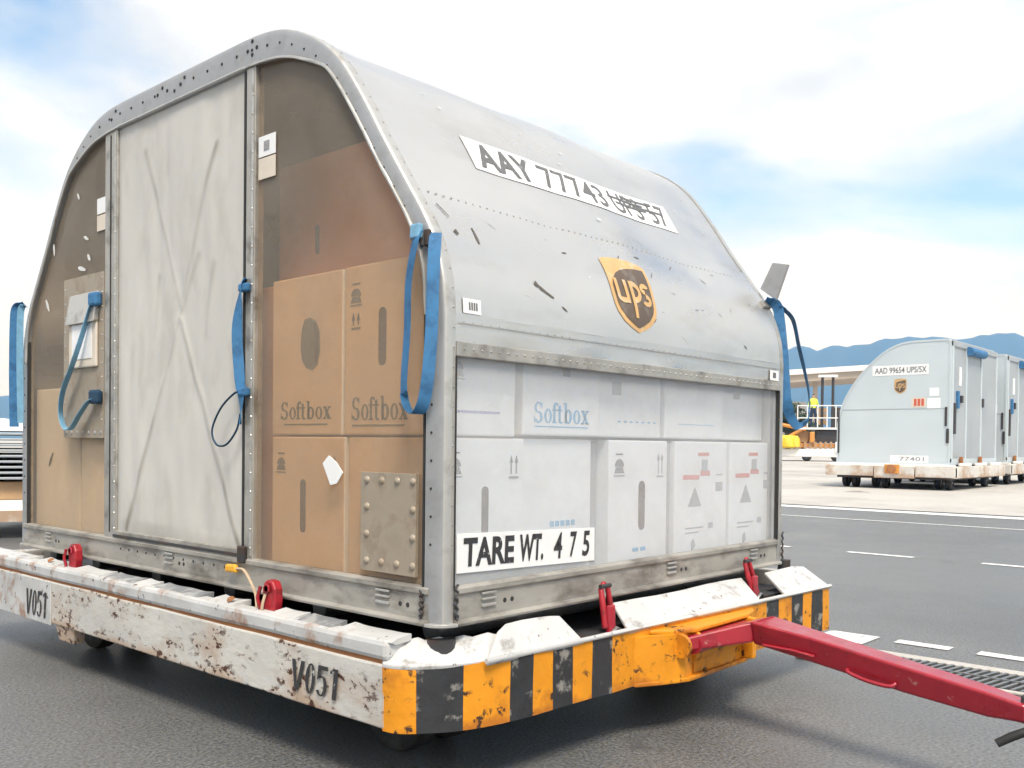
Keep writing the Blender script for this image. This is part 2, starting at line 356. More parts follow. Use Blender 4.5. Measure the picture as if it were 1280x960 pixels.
# ---------------------------------------------------------------- the ground
def gz(x):
    ks = [(-1e9, 0), (9, 0), (17, .25), (45, .36), (1e9, .36)]
    for (a, p), (b, q) in zip(ks, ks[1:]):
        if x <= b: return p if p == q else p+(q-p)*(x-a)/(b-a)
    return .36
def sheet(name, xs, ys, dz, m):
    g = G(); vs = [(x, y, gz(x)+dz) for x in xs for y in ys]; n = len(ys)
    fs = [(i*n+j, i*n+j+1, (i+1)*n+j+1, (i+1)*n+j) for i in range(len(xs)-1) for j in range(n-1)]
    g.add(vs, fs); return struct(g.build(name, m))
sheet('ground', [-6000, -60, -20, 9, 11, 13, 15, 17, 24, 31, 38, 45, 200, 6000], [-6000, -100, -40, 0, 40, 100, 6000], 0, 'asphalt')
sheet('concrete_apron', [12.75, 13, 15, 17, 24, 31, 38, 45, 140, 700], [-160, -40, 0, 40, 600], .006, 'concrete')
def dash(name, x0, x1, y0, y1, m='road_paint', dz=.004):
    g = G(); xs = [x0, x1]; g.add([(x0, y0, gz(x0)+dz), (x1, y0, gz(x1)+dz), (x1, y1, gz(x1)+dz), (x0, y1, gz(x0)+dz)], [(0, 1, 2, 3)])
    return struct(g.build(name, m))
for k in range(-6, 6): dash('lane_dash', 7.44, 7.55, 1.15+k*1.28, 1.15+k*1.28+.66)
for k in range(-9, 12):
    if k == 1: continue
    dash('lane_dash', 3.27, 3.37, -.46+k*.42, -.46+k*.42+.285)
dash('painted_patch', 3.10, 3.36, -.07, .21)
dash('edge_line', 12.30, 12.62, -60, 60)
dash('edge_line', 11.0, 11.06, -60, 60)
# trench drain
dr = thing('drain_grate', (2.75, -.9, 0), 'long slotted metal drain grate set in a pale concrete edge behind the red drawbar', 'drain')
g = G(); g.box(2.90, 2.985, -2.6, .05, .001, .012); g.box(2.53, 2.565, -2.6, .05, .001, .012); g.build('concrete_edge', 'concrete', dr, bevel=.003)
G().box(2.566, 2.899, -2.6, .05, .0005, .003).build('channel', 'dark_gap', dr)
bar = None
for k in range(66):
    y = .03-k*.04
    if bar is None:
        g = G(); g.prism([(2.57, y, .004), (2.57, y-.016, .004), (2.735, y-.046, .004), (2.735, y-.030, .004)], (0, 0, .010)); bar = g.build('grate_bar', 'steel', dr)
        g = G(); g.prism([(2.735, y-.030, .004), (2.735, y-.046, .004), (2.895, y-.076, .004), (2.895, y-.060, .004)], (0, 0, .010)); bar2 = g.build('grate_bar', 'steel', dr)
    else:
        for b0 in (bar, bar2):
            b1 = b0.copy(); col.objects.link(b1); b1.parent = dr; b1.location = b0.location+Vector((0, -k*.04, 0))
G().box(2.728, 2.742, -2.6, .05, .004, .0165).build('centre_rib', 'steel', dr)

# ---------------------------------------------------------------- the near container
W, D, H = 3.175, 2.25, 2.06
HALF = [(0, 0), (0, .5), (0, .95), (.012, 1.06), (.048, 1.17), (.10, 1.262), (.18, 1.375), (.28, 1.515), (.385, 1.67), (.50, 1.82), (.60, 1.91), (.72, 1.982), (.84, 2.03), (.96, 2.053), (1.1, 2.06)]
def catmull(ps, k=5):
    out = []
    for i in range(len(ps)-1):
        p0 = ps[max(i-1, 0)]; p1 = ps[i]; p2 = ps[i+1]; p3 = ps[min(i+2, len(ps)-1)]
        for j in range(k):
            t = j/k
            out.append(tuple(.5*((2*b)+(-a+c)*t+(2*a-5*b+4*c-d)*t*t+(-a+3*b-3*c+d)*t**3) for a, b, c, d in zip(p0, p1, p2, p3)))
    out.append(ps[-1]); return out
HP = HALF[:2]+catmull(HALF[2:], 5)
PROF = HP+[(W/2, H)]+[(W-y, z) for y, z in reversed(HP)]
def pnorm(i):
    a = PROF[max(i-1, 0)]; b = PROF[min(i+1, len(PROF)-1)]; dy, dz = b[0]-a[0], b[1]-a[1]; l = math.hypot(dy, dz)
    return (-dz/l, dy/l)
def side_y(z):
    for (y0, z0), (y1, z1) in zip(HP, HP[1:]):
        if z0 <= z <= z1 and z1 > z0: return y0+(y1-y0)*(z-z0)/(z1-z0)
    return HP[-1][0]
def side_n(z):
    e = .01; dy = side_y(z+e)-side_y(z-e); l = math.hypot(dy, 2*e); return Vector((0, -2*e/l, dy/l))
def dent(x, y, z, a=.004, s=2.2): return a*(1.2*noise.noise(Vector((x*s, y*s, z*s+3)))+.45*noise.noise(Vector((x*6.5, y*6.5, z*6.5))))
def onside(x, z, off=.004):
    if z > .95 and .2 < x < D-.2: off += dent(x, side_y(z), z, .0075)
    return Vector((x, side_y(z), z+ZB))+side_n(z)*off
def onleft(y, z, off=.004): return Vector((-off, y, z+ZB))

ct = thing('cargo_container', (D/2, W/2, ZB), 'large aluminium air cargo container with curved roof and grey fabric door, loaded on the dolly', 'container')
def zbox(g, x0, x1, y0, y1, z0, z1, mi=0): return g.box(x0, x1, y0, y1, z0+ZB, z1+ZB, mi)
# base and floor
zbox(G(), .01, D-.01, .01, W-.01, .004, .03).build('floor_panel', 'alu_sill', ct)
def rail(name, a, b, m='alu_sill'):
    """base rail between two plan points: lip, web, top bead"""
    (x0, y0), (x1, y1) = a, b; d = Vector((x1-x0, y1-y0, 0)).normalized(); nn = Vector((d.y, -d.x, 0))
    prof = [(-.03, .0), (.022, .0), (.024, .010), (.006, .016), (.003, .092), (.012, .098), (.012, .114), (-.004, .120), (-.03, .120)]
    A = [Vector((x0, y0, ZB+z))+nn*o for o, z in prof]; B = [Vector((x1, y1, ZB+z))+nn*o for o, z in prof]; n = len(prof)
    g = G(); g.add(A+B, [tuple(range(n)), tuple(range(2*n-1, n-1, -1))]+[(i, n+i, n+(i+1) % n, (i+1) % n) for i in range(n)])
    return g.build(name, m, ct, bevel=.002)
r_left = rail('base_rail', (0, W-.04), (0, .05))
r_right = rail('base_rail', (.05, 0), (D-.05, 0))
rail('base_rail', (D, .05), (D, W-.05)); rail('base_rail', (D-.05, W), (.05, W))
# corner shoes: rounded plan corner of the base lip
for cx, cy, a0 in ((.05, .05, 180), (D-.05, .05, 270), (D-.05, W-.05, 0), (.05, W-.05, 90)):
    g = G(); po = [Vector((cx+.074*math.cos(R(a0+t)), cy+.074*math.sin(R(a0+t)), ZB)) for t in range(0, 91, 15)]
    pi = [Vector((cx+.0*math.cos(R(a0+t)), cy+.0*math.sin(R(a0+t)), ZB)) for t in (0,)]
    g.prism(po+pi, (0, 0, .011)); g.build('corner_shoe', 'alu_bright', ct, bevel=.002)
# small lashing brackets and holes on the rails
def fitting(p, ux, out, parent):
    ux = Vector(ux); out = Vector(out); p = Vector(p); up = Vector((0, 0, 1)); g = G()
    for dz, h in ((.030, .007), (.012, .007), (-.008, .009)):
        c = p+up*dz; a = [c+ux*s*.032+up*t*h*.5 for s, t in ((-1, -1), (1, -1), (1, 1), (-1, 1))]; g.hexa(a, [v+out*.010 for v in a])
    g.build('lashing_bracket', 'alu_bright', parent, bevel=.0015)
    g = G()
    for k in (1, 2): c = p+ux*(.045+.035*k)+up*(-.004); a = [c+(ux*math.cos(t)+up*math.sin(t))*.0085 for t in [k2*math.pi/4 for k2 in range(8)]]; g.prism([v+out*.0015 for v in a], -out*.004)
    g.build('bolt_hole', 'dark_gap', parent)
for y in (.26, 1.62, 2.82): fitting((-.0035, y, ZB+.058), (0, -1, 0), (-1, 0, 0), r_left)
for x in (.20, 1.27, 1.96): fitting((x, -.0035, ZB+.058), (1, 0, 0), (0, -1, 0), r_right)

# end rings: wide face band with rounded outer edge and a bead inside
def ringmesh(x0, s, wmul=1.0):
    rows = []
    for i, (y, z) in enumerate(PROF):
        ny, nz = pnorm(i); top = max(0., min(1., (nz-.75)/.25))
        w = (.070-.020*min(1, max(0, (z-1.0)/.3))*(1-top)+.038*top)*wmul
        P_ = lambda dx, o: Vector((x0+s*dx, y+ny*o, z+nz*o+ZB))
        rows.append([P_(.046, -.004), P_(.046, .0052), P_(.022, .0066), P_(.010, .0052), P_(.003, .001), P_(.0, -.006), P_(-.004, -.022), P_(-.004, -w), P_(.012, -w), P_(.03, -w)])
    g = G(); n = len(rows[0]); vs = [p for r_ in rows for p in r_]
    fs = [(i*n+j, i*n+j+1, (i+1)*n+j+1, (i+1)*n+j) for i in range(len(rows)-1) for j in range(n-1)]
    mis = [1 if j in (1, 2, 3) else 0 for i in range(len(rows)-1) for j in range(n-1)]
    o = len(g.v); g.v += vs; g.f += [list(f) for f in fs]; g.m += mis
    return g, [r_[7] for r_ in rows]
g, inner = ringmesh(0, 1)
ring1 = g.build('end_ring', ['alu_ring', 'alu_bright'], ct, smooth=40)
g = G(); g.tube([p+Vector((-.003, 0, 0)) for p in inner[2:-2]], .0065, 6); g.build('bead', 'alu_bright', ring1, smooth=60)
g, _ = ringmesh(D, -1); g.build('end_ring', ['alu_ring', 'alu_bright'], ct, smooth=40)
# bolts on the ring
g = G()
L_ = 0; last = None; pts = []
for i, (y, z) in enumerate(PROF):
    if last is not None: L_ += math.hypot(y-last[0], z-last[1])
    pts.append(L_); last = (y, z)
def at_len(l):
    for i in range(len(pts)-1):
        if pts[i] <= l <= pts[i+1]:
            t = (l-pts[i])/max(1e-9, pts[i+1]-pts[i]); y = PROF[i][0]+(PROF[i+1][0]-PROF[i][0])*t; z = PROF[i][1]+(PROF[i+1][1]-PROF[i][1])*t
            return y, z, pnorm(i)
    return PROF[-1][0], PROF[-1][1], pnorm(len(PROF)-1)
tot = pts[-1]
l = .25
while l < tot-.2:
    y, z, (ny, nz) = at_len(l); top = nz > .97
    o = -.045 if not top else -.05
    g.dome((-.004, y+ny*o, z+nz*o+ZB), (-1, 0, 0), .0065 if top else .0045, .004)
    l += .105 if top else .085
for y, dz in ((1.00, .0), (1.03, .03), (1.06, .0), (1.03, -.02), (1.52, .02), (1.55, 0), (1.60, -.015), (1.66, 0), (1.70, .02), (1.74, 0), (2.12, .02), (2.16, -.01)):
    g.dome((-.004, y, 2.01+dz+ZB), (-1, 0, 0), .0085, .004)
struct(g.build('ring_bolts', 'dark_gap', ring1), 'stuff')
g = G()
l = .25
while l < tot-.2:
    y, z, (ny, nz) = at_len(l); o = -.012
    g.dome((.036, y+ny*.0055, z+nz*.005+ZB), (0, ny, nz), .004, .003); l += .06
struct(g.build('trim_rivets', 'rivet', ring1), 'stuff')

# skins
def skin(name, i0, i1, off, x0=.042, x1=D-.042, nx=46, parent=ct, m='alu_skin', amp=.0075):
    rows = []
    for i in range(i0, i1+1):
        y, z = PROF[i]; ny, nz = pnorm(i); r_ = []
        for k in range(nx+1):
            x = x0+(x1-x0)*k/nx; o = off+dent(x, y, z, amp)*min(1, min(k, nx-k)/4)
            r_.append(Vector((x, y+ny*o, z+nz*o+ZB)))
        rows.append(r_)
    g = G(); n = nx+1
    g.add([p for r_ in rows for p in r_], [(i*n+j, i*n+j+1, (i+1)*n+j+1, (i+1)*n+j) for i in range(len(rows)-1) for j in range(nx)])
    return g.build(name, m, parent, smooth=50)
iz = lambda z: min(range(len(HP)), key=lambda i: abs(HP[i][1]-z))
WT = .835                                                # top of the see-through side panel
i95 = iz(.95); i138 = iz(1.375); n_ = len(PROF)
skin('roof_panel', i138, n_-1-i138, .001)
upper = skin('side_panel', i95, i138+1, .0045)
# flat strip between the window rail and z = .95
rows = []
g = G(); nx = 46; vs = []
for z in (WT+.03, .88, .91, .935, .955):
    for k in range(nx+1):
        x = .042+(D-.084)*k/nx; vs.append((x, -.0045-dent(x, 0, z, .0045)*min(1, min(k, nx-k)/4)*(1 if z > .87 else 0), z+ZB))
g.add(vs, [(i*(nx+1)+j, i*(nx+1)+j+1, (i+1)*(nx+1)+j+1, (i+1)*(nx+1)+j) for i in range(4) for j in range(nx)]); g.build('side_panel', 'alu_skin', ct, smooth=50)
zbox(G(), .048, D-.048, -.009, .02, WT-.012, WT+.034).build('window_rail', 'alu_frame', ct, bevel=.003)
zbox(G(), .05, D-.05, W-.012, W-.002, .1, .955).build('side_panel', 'alu_skin', ct)
skin('side_panel', n_-1-i138-1, n_-1-i95, .0045)
# interior liner on the rear end, seams
zbox(G(), D-.03, D-.015, .05, W-.05, .1, 1.0).build('end_panel', 'interior', ct)
g = G(); inn = [(y+pnorm(i)[0]*-.03, z-.03*pnorm(i)[1]) for i, (y, z) in enumerate(PROF) if z > .9]
g.prism([(D-.03, y, z+ZB) for y, z in inn], (.012, 0, 0)); g.build('end_panel', 'interior', ct)
# seam rivets
g = G()
x = .08
while x < D-.06:
    g.dome(onside(x, 1.352, .0045), side_n(1.352), .0042, .003); x += .034
x = .08
while x < D-.06:
    g.dome(onside(x, .93, .0045), (0, -1, 0), .0026, .002)
    g.dome((x, -.009, WT+.012+ZB), (0, -1, 0), .0042, .003); x += .04
struct(g.build('seam_rivets', 'rivet', upper), 'stuff')
g = G(); zs = .922; g.add([(.06, -.0095, zs+ZB), (D-.06, -.0095, zs+ZB), (D-.06, -.0095, zs+.004+ZB), (.06, -.0095, zs+.004+ZB)], [(0, 1, 2, 3)]); g.build('panel_seam', 'rivet', upper)

# corner posts (right face edges) so that the window meets something
for x0, x1 in ((.020, .045), (D-.045, D-.020)):
    zbox(G(), x0, x1, -.006, .03, .116, WT+.02).build('corner_post', 'alu_frame', ct, bevel=.004)
zbox(G(), -.003, .03, .020, .074, .116, 1.02).build('corner_post', 'alu_frame', ct, bevel=.004)
zbox(G(), -.003, .03, W-.074, W-.020, .116, 1.02).build('corner_post', 'alu_frame', ct, bevel=.004)

zbox(G(), -.0045, .012, .0745, .082, .118, 1.06).build('seal_strip', 'dark_gap', ct); zbox(G(), .0455, .0510, -.0075, .012, .118, WT-.012).build('seal_strip', 'dark_gap', ct)
zbox(G(), D-.0510, D-.0455, -.0075, .012, .118, WT-.012).build('seal_strip', 'dark_gap', ct); zbox(G(), -.0045, .012, W-.082, W-.0745, .118, 1.06).build('seal_strip', 'dark_gap', ct)
# see-through panes
zbox(G(), .045, D-.045, .010, .013, .112, WT).build('side_window', 'pane_white', ct)
def archpane(name, y0, y1, m):
    top = []
    ys = [y0+(y1-y0)*k/24 for k in range(25)]
    up = [(y+pnorm(i)[0]*-.045, z-.045*pnorm(i)[1]) for i, (y, z) in enumerate(PROF)]
    for y in ys:
        zz = 0.
        for (a, b), (c, d) in zip(up, up[1:]):
            if min(a, c) <= y <= max(a, c) and abs(c-a) > 1e-6: zz = max(zz, b+(d-b)*(y-a)/(c-a))
        top.append((y, max(.2, zz)))
    poly = [(.012, y0, .112+ZB), (.012, y1, .112+ZB)]+[(.012, y, z+ZB) for y, z in reversed(top)]
    G().prism(poly, (.003, 0, 0)).build(name, m, ct)
archpane('end_window', .06, 1.005, 'pane_smoke')
archpane('end_window', 2.222, W-.06, 'pane_smoke')

# door posts and header
def post(y0, y1, z1, m='alu_frame'):
    p = zbox(G(), -.004, .035, y0, y1, .112, z1).build('door_post', m, ct, bevel=.003)
    g = G(); zbox(g, -.007, -.0035, y0+.006, y0+.018, .13, z1-.02)
    for zz in [.16+.07*k for k in range(int((z1-.2)/.07))]: g.dome((-.007, y0+.012, zz+ZB), (-1, 0, 0), .0045, .003)
    g.build('bead', 'alu_bright', p)
post(1.008, 1.066, 1.955); post(2.104, 2.222, 1.955)
zbox(G(), -.0065, -.0035, 2.16, 2.168, .14, 1.93).build('groove', 'dark_gap', ct)
zbox(G(), -.0075, .03, 1.066, 2.104, .112, .150).build('door_sill', 'alu_sill', ct, bevel=.003)
zbox(G(), -.012, .02, 1.05, 2.12, .122, .134).build('sill_lip', 'steel_dark', ct, bevel=.002)
zbox(G(), -.007, .03, .99, 2.24, 1.945, 1.962).build('door_header', 'alu_ring', ct, bevel=.003)
# perforated strip under the door
g = G()
for k in range(13): g.dome((-.0035, 1.12+k*.078, .072+ZB), (-1, 0, 0), .007, .002)
struct(g.build('bolt_row', 'dark_gap', r_left), 'stuff')

# fabric door: grid with folds
y0, y1, z0, z1 = 1.067, 2.103, .145, 1.95; ny_, nz_ = 110, 190
SEG = [((1.555, 1.10), (2.02, .16), .95), ((1.565, 1.06), (1.115, .16), 1.), ((1.56, 1.12), (1.86, 1.80), .55), ((1.555, 1.12), (1.29, 1.72), .7), ((1.70, .86), (1.42, 1.30), .4), ((1.36, .98), (1.30, 1.26), .5), ((1.78, 1.0), (1.74, 1.25), .4)]
def segd(y, z, a, b):
    dx, dz = b[0]-a[0], b[1]-a[1]; t = ((y-a[0])*dx+(z-a[1])*dz)/(dx*dx+dz*dz); tt = max(0, min(1, t))
    wob = .012*noise.noise(Vector((y*5, z*5, 1.7)))
    return math.hypot(y-a[0]-dx*tt+wob, z-a[1]-dz*tt), tt
vs, dirt = [], []
for i in range(nz_+1):
    z = z0+(z1-z0)*i/nz_
    for j in range(ny_+1):
        y = y0+(y1-y0)*j/ny_; e = min(1, min(i, nz_-i)/6)*min(1, min(j, ny_-j)/4)
        d = .010*noise.noise(Vector((y*3.1, z*1.4, .3)))+.004*noise.noise(Vector((y*14, z*2.2, 5)))+.003*math.sin((y-z*.35)*26)*max(0, noise.noise(Vector((y*2, z*2, 9))))
        dt = 0.
        for a, b, s in SEG:
            q, t = segd(y, z, a, b)
            d += .0025*s*math.exp(-(q/.012)**2)-.0015*s*math.exp(-((q-.03)/.03)**2); fade = .30+.70*t**2
            dt = max(dt, s*fade*math.exp(-(q/(.008+.009*t))**2)*(.55+.8*max(0, noise.noise(Vector((y*9, z*9, 2)))+.35)))
        ed = min(j, ny_-j)*((y1-y0)/ny_)
        dt = max(dt, .30*math.exp(-(min(z-z0, 9)/.05)**2), .30*math.exp(-(ed/.02)**2))
        vs.append((.006-d*e, y, z+ZB)); dirt.append(min(1, dt*1.15))
g = G(); n = ny_+1; g.add(vs, [(i*n+j, i*n+j+1, (i+1)*n+j+1, (i+1)*n+j) for i in range(nz_) for j in range(ny_)])
door = g.build('fabric_door', 'fabric', ct, smooth=60)
at = door.data.attributes.new('dirt', 'FLOAT', 'POINT'); at.data.foreach_set('value', dirt)
zbox(G(), -.004, .004, 1.068, 1.082, .15, 1.94).build('door_hem', 'dark_gap', door)

# latch plate, pouch, patch plate, labels on the end
lp = zbox(G(), -.003, .004, 2.232, 2.66, .565, 1.33).build('latch_plate', 'plate_brown', ct, bevel=.001)
g = G()
for k in range(7): g.dome((-.003, 2.26+k*.062, .59+ZB), (-1, 0, 0), .011, .004)
for k in range(11): g.dome((-.003, 2.25, .65+k*.065+ZB), (-1, 0, 0), .006, .003)
for k in range(11): g.dome((-.003, 2.645, .60+k*.068+ZB), (-1, 0, 0), .006, .003)
struct(g.build('plate_bolts', 'rivet', lp), 'stuff')
pch = zbox(G(), -.016, -.003, 2.285, 2.575, .895, 1.12).build('document_pouch', 'label_cream', ct, bevel=.006)
zbox(G(), -.019, -.016, 2.325, 2.535, .935, 1.10).build('pouch_window', 'label_white', pch, bevel=.002)
g = G(); g.hexa([(-.004, 2.28, 1.11+ZB), (-.004, 2.58, 1.11+ZB), (-.004, 2.58, 1.245+ZB), (-.004, 2.28, 1.245+ZB)], [(-.034, 2.28, 1.10+ZB), (-.034, 2.58, 1.10+ZB), (-.012, 2.57, 1.245+ZB), (-.012, 2.29, 1.245+ZB)])
g.build('pouch_flap', 'alu_bright', pch, bevel=.006)
pp = zbox(G(), -.002, .011, .115, .382, .142, .462).build('patch_plate', 'plate_brown', ct, bevel=.001)
for y, z in [(.35-.074*k, zz) for k in range(4) for zz in (.437, .175)]+[(yy, .35) for yy in (.35, .128)]+[(yy, .262) for yy in (.35, .128)]:
    G().dome((-.002, y, z+ZB), (-1, 0, 0), .0135, .008, n=9).build('bolt', 'plate_brown', pp, smooth=60)
def lab_left(name, y0, y1, z0, z1, m='label_white', off=.0035, par=ct):
    return G().prism([onleft(y0, z0, off), onleft(y1, z0, off), onleft(y1, z1, off), onleft(y0, z1, off)], (.002, 0, 0)).build(name, m, par)
s1 = lab_left('sticker', .892, 1.0, 1.605, 1.68, off=-.006); s2_ = lab_left('sticker', .892, 1.0, 1.523, 1.60, 'label_cream', off=-.006)
g = G(); zbox(g, .0045, .0058, .93, .965, 1.625, 1.66); g.build('print', 'ink_faint', s1)
lab_left('sticker', 2.228, 2.325, 1.60, 1.672, off=-.006); lab_left('sticker', 2.228, 2.325, 1.522, 1.594, 'label_cream', off=-.006)
# torn paper label on the right-hand pane
G().prism([(.006, .598, .485+ZB), (.006, .565, .512+ZB), (.006, .525, .49+ZB), (.006, .488, .455+ZB), (.006, .52, .418+ZB), (.006, .555, .412+ZB)], (.004, 0, 0)).build('torn_label', 'label_white', ct)
# scuffs on the left pane
def scuff(pts, w, m, fn, parent, off=.0005):
    g = G(); n = len(pts); up = []; dn = []
    for i, (u, v) in enumerate(pts):
        a = pts[max(i-1, 0)]; b = pts[min(i+1, n-1)]; dx, dy = b[0]-a[0], b[1]-a[1]; l = math.hypot(dx, dy) or 1
        ww = w*(.35+.65*math.sin(math.pi*(i+.5)/n))*random.uniform(.7, 1.2)
        up.append(fn(u-dy/l*ww, v+dx/l*ww)); dn.append(fn(u+dy/l*ww, v-dx/l*ww))
    g.add(up+dn, [(i, i+1, n+i+1, n+i) for i in range(n-1)]); return g.build('scuff', m, parent)
LF = lambda y, z: onleft(y, z, -.0085)
for y, z, dy, dz, w, m in ((2.76, 1.655, .004, .05, .014, 'scuff_light'), (2.52, 1.705, .02, .03, .010, 'scuff_light'), (2.80, 1.47, .01, .06, .012, 'scuff_light'), (2.93, 1.44, 0, .03, .008, 'scuff_light'), (2.42, 1.50, .05, .02, .008, 'scuff_light'),
                           (2.86, 1.20, .04, .06, .012, 'scuff_light'), (2.52, 1.22, .02, .05, .012, 'scuff_light'), (2.86, .42, -.05, .07, .010, 'scuff'), (2.45, 1.36, .08, .02, .010, 'scuff_light'), (2.40, 1.40, .03, .03, .010, 'scuff_light')):
    scuff([(y+dy*k/4, z+dz*k/4) for k in range(5)], w, m, LF, ct)
SF = lambda x, z: onside(x, z, .0065)
scuff([(.085, 1.31), (.10, 1.29), (.115, 1.27)], .0035, 'scuff', SF, ct)
scuff([(.112, 1.225), (.12, 1.21)], .008, 'scuff', SF, ct)
scuff([(.205, 1.25), (.207, 1.235), (.208, 1.21), (.209, 1.195)], .006, 'scuff', SF, ct)
scuff([(.445, 1.096), (.47, 1.083), (.50, 1.07), (.53, 1.058)], .0055, 'scuff', SF, ct)
scuff([(.437, 1.10), (.452, 1.09)], .010, 'scuff', SF, ct)
for k in range(26):
    x = random.uniform(.12, 2.1); z = random.uniform(.96, 1.33); a = random.uniform(-1, 1); l_ = random.uniform(.01, .035)
    scuff([(x+l_*t, z+a*l_*t) for t in (0, .33, .66, 1)], random.uniform(.001, .003), random.choice(['scuff', 'scuff_light', 'rivet']), SF, ct)
for k in range(14):
    x = random.uniform(.3, 2.1); z = random.uniform(1.42, 1.95); l_ = random.uniform(.006, .02)
    scuff([(x+l_*t, z-.4*l_*t) for t in (0, .5, 1)], random.uniform(.002, .005), random.choice(['rivet', 'scuff_light']), SF, ct)

# labels on the side: tare plate, number plate, shield
fr = lambda x, z: Vector((x, .0045, z+ZB))
G().prism([(.07, .006, .158+ZB), (.772, .006, .140+ZB), (.772, .006, .258+ZB), (.07, .006, .280+ZB)], (0, .004, 0)).build('tare_plate', 'label_white', ct)
tp = [o for o in bpy.data.objects if o.name == 'tare_plate'][0]
g = G()
sk = lambda x, z: fr(x, z-(x-.1)*.025)
for s, a, b in (('TARE', .098, .335), ('WT.', .362, .482), ('4', .538, .585), ('7', .628, .668), ('5', .698, .742)):
    g = G(); put(g, text_geo(s, .034 if len(s) > 1 else .02, .12 if s != 'TARE' else .05), sk, (a, b, .176, .266)); g.build('lettering', 'ink_worn', tp)
UC = [.45+.035*k for k in range(38)]
lb = G(); cuts = [1.53+.012*k for k in range(1, 11)]
put(lb, SQ, lambda x, z: onside(x, z, .0035), (.43, 1.76, 1.53, 1.662), cuts=cuts, ucuts=UC); lb = lb.build('number_plate', 'label_white', ct)
NP = lambda x, z: onside(x, z, .0055)
for w_, bo, a, b in (('AAY', .03, .47, .78), ('77743', .005, .83, 1.25), ('UPS', .005, 1.30, 1.52), ('57', .005, 1.58, 1.72)):
    g = G(); put(g, text_geo(w_, bo), NP, (a, b, 1.545, 1.648), cuts=cuts, ucuts=UC); g.build('lettering', 'ink_plate', lb)
g = G(); NP = lambda x, z: onside(x, z, .0062)
for a, b, z in ((1.29, 1.55, 1.615), (1.33, 1.56, 1.592), (1.40, 1.62, 1.632), (1.48, 1.70, 1.602)): put(g, SQ, NP, (a, b, z, z+.009), cuts=cuts, ucuts=UC)
g.build('overprint', 'ink_plate', lb)

def shield(fn, rect, par, cuts, offs):
    uc = [rect[0]+(rect[1]-rect[0])*k/10 for k in range(1, 10)] if cuts else ()
    out = [(.0, .93), (.12, .965), (.3, .99), (.5, 1.0), (.7, .99), (.88, .965), (1.0, .93), (1.0, .44), (.99, .33), (.95, .24), (.83, .13), (.67, .055), (.5, .0), (.33, .055), (.17, .13), (.05, .24), (.01, .33), (0, .44)]
    ins = [(.07, .50), (.075, .60), (.12, .68), (.22, .76), (.36, .82), (.55, .86), (.75, .878), (.93, .88), (.93, .44), (.92, .36), (.88, .28), (.78, .185), (.64, .115), (.5, .065), (.36, .115), (.22, .185), (.12, .28), (.08, .36)]
    o = G(); put(o, (out, [tuple(range(len(out)))]), lambda u, v: fn(u, v, offs[0]), rect, cuts=cuts, ucuts=uc); o = o.build('shield_emblem', 'ups_gold', par)
    i = G(); put(i, (ins, [tuple(range(len(ins)))]), lambda u, v: fn(u, v, offs[1]), rect, cuts=cuts, ucuts=uc); i = i.build('shield_field', 'ups_brown', o)
    u0, u1, v0, v1 = rect; X = lambda t: u0+(u1-u0)*t; Y = lambda t: v0+(v1-v0)*t
    g = G()
    def arc(cx, cy, rx, ry, th, a0, a1, n=10):
        V = []; F = []
        for k in range(n+1):
            t = R(a0+(a1-a0)*k/n); V += [(cx+rx*math.cos(t), cy+ry*math.sin(t)), (cx+(rx-th)*math.cos(t), cy+(ry-th*1.05)*math.sin(t))]
        for k in range(n): F.append((2*k, 2*k+2, 2*k+3, 2*k+1))
        put(g, (V, F), lambda u, v: fn(u, v, offs[2]), rect, cuts=cuts)
    def rc(a, b, c, d): put(g, SQ, lambda u, v: fn(u, v, offs[2]), (X(a), X(b), Y(c), Y(d)), cuts=cuts)
    rc(.10, .17, .44, .68); rc(.30, .37, .37, .68); arc(.235, .44, .135, .075, .07, 180, 360)
    rc(.43, .50, .19, .68); arc(.50, .54, .17, .145, .07, -90, 90); rc(.50, .50+.02, .612, .685); rc(.49, .52, .395, .465)
    arc(.775, .605, .105, .075, .06, 20, 270); arc(.775, .455, .115, .085, .06, -150, 90)
    g.build('shield_letters', 'ups_gold', o)
shield(lambda x, z, o: onside(x, z, o), (.885, 1.175, .985, 1.275), ct, [.985+.014*k for k in range(1, 21)], (.0065, .0085, .0105))
k1 = G(); put(k1, SQ, lambda x, z: onside(x, z, .0075), (.035+.04, .155, .957, 1.003)); k1 = k1.build('sticker', 'label_white', ct)
g = G()
for k in range(4): put(g, SQ, lambda x, z: onside(x, z, .0085), (.100+k*.0105, .107+k*.0105, .968, .992))
g.build('print', 'ink_grey', k1)
k2 = G(); put(k2, SQ, lambda x, z: Vector((x, -.0112, z+ZB)), (2.09, 2.18, .868, .915)); k2 = k2.build('sticker', 'label_white', ct)
g = G(); put(g, SQ, lambda x, z: Vector((x, -.0122, z+ZB)), (2.12, 2.15, .88, .905)); g.build('print', 'ink_grey', k2)

# straps
def bez(ps, k=8): return [Vector(p) for p in catmull([tuple(p) for p in ps], k)]
def V3(x, y, z): return (x, y, z+ZB)
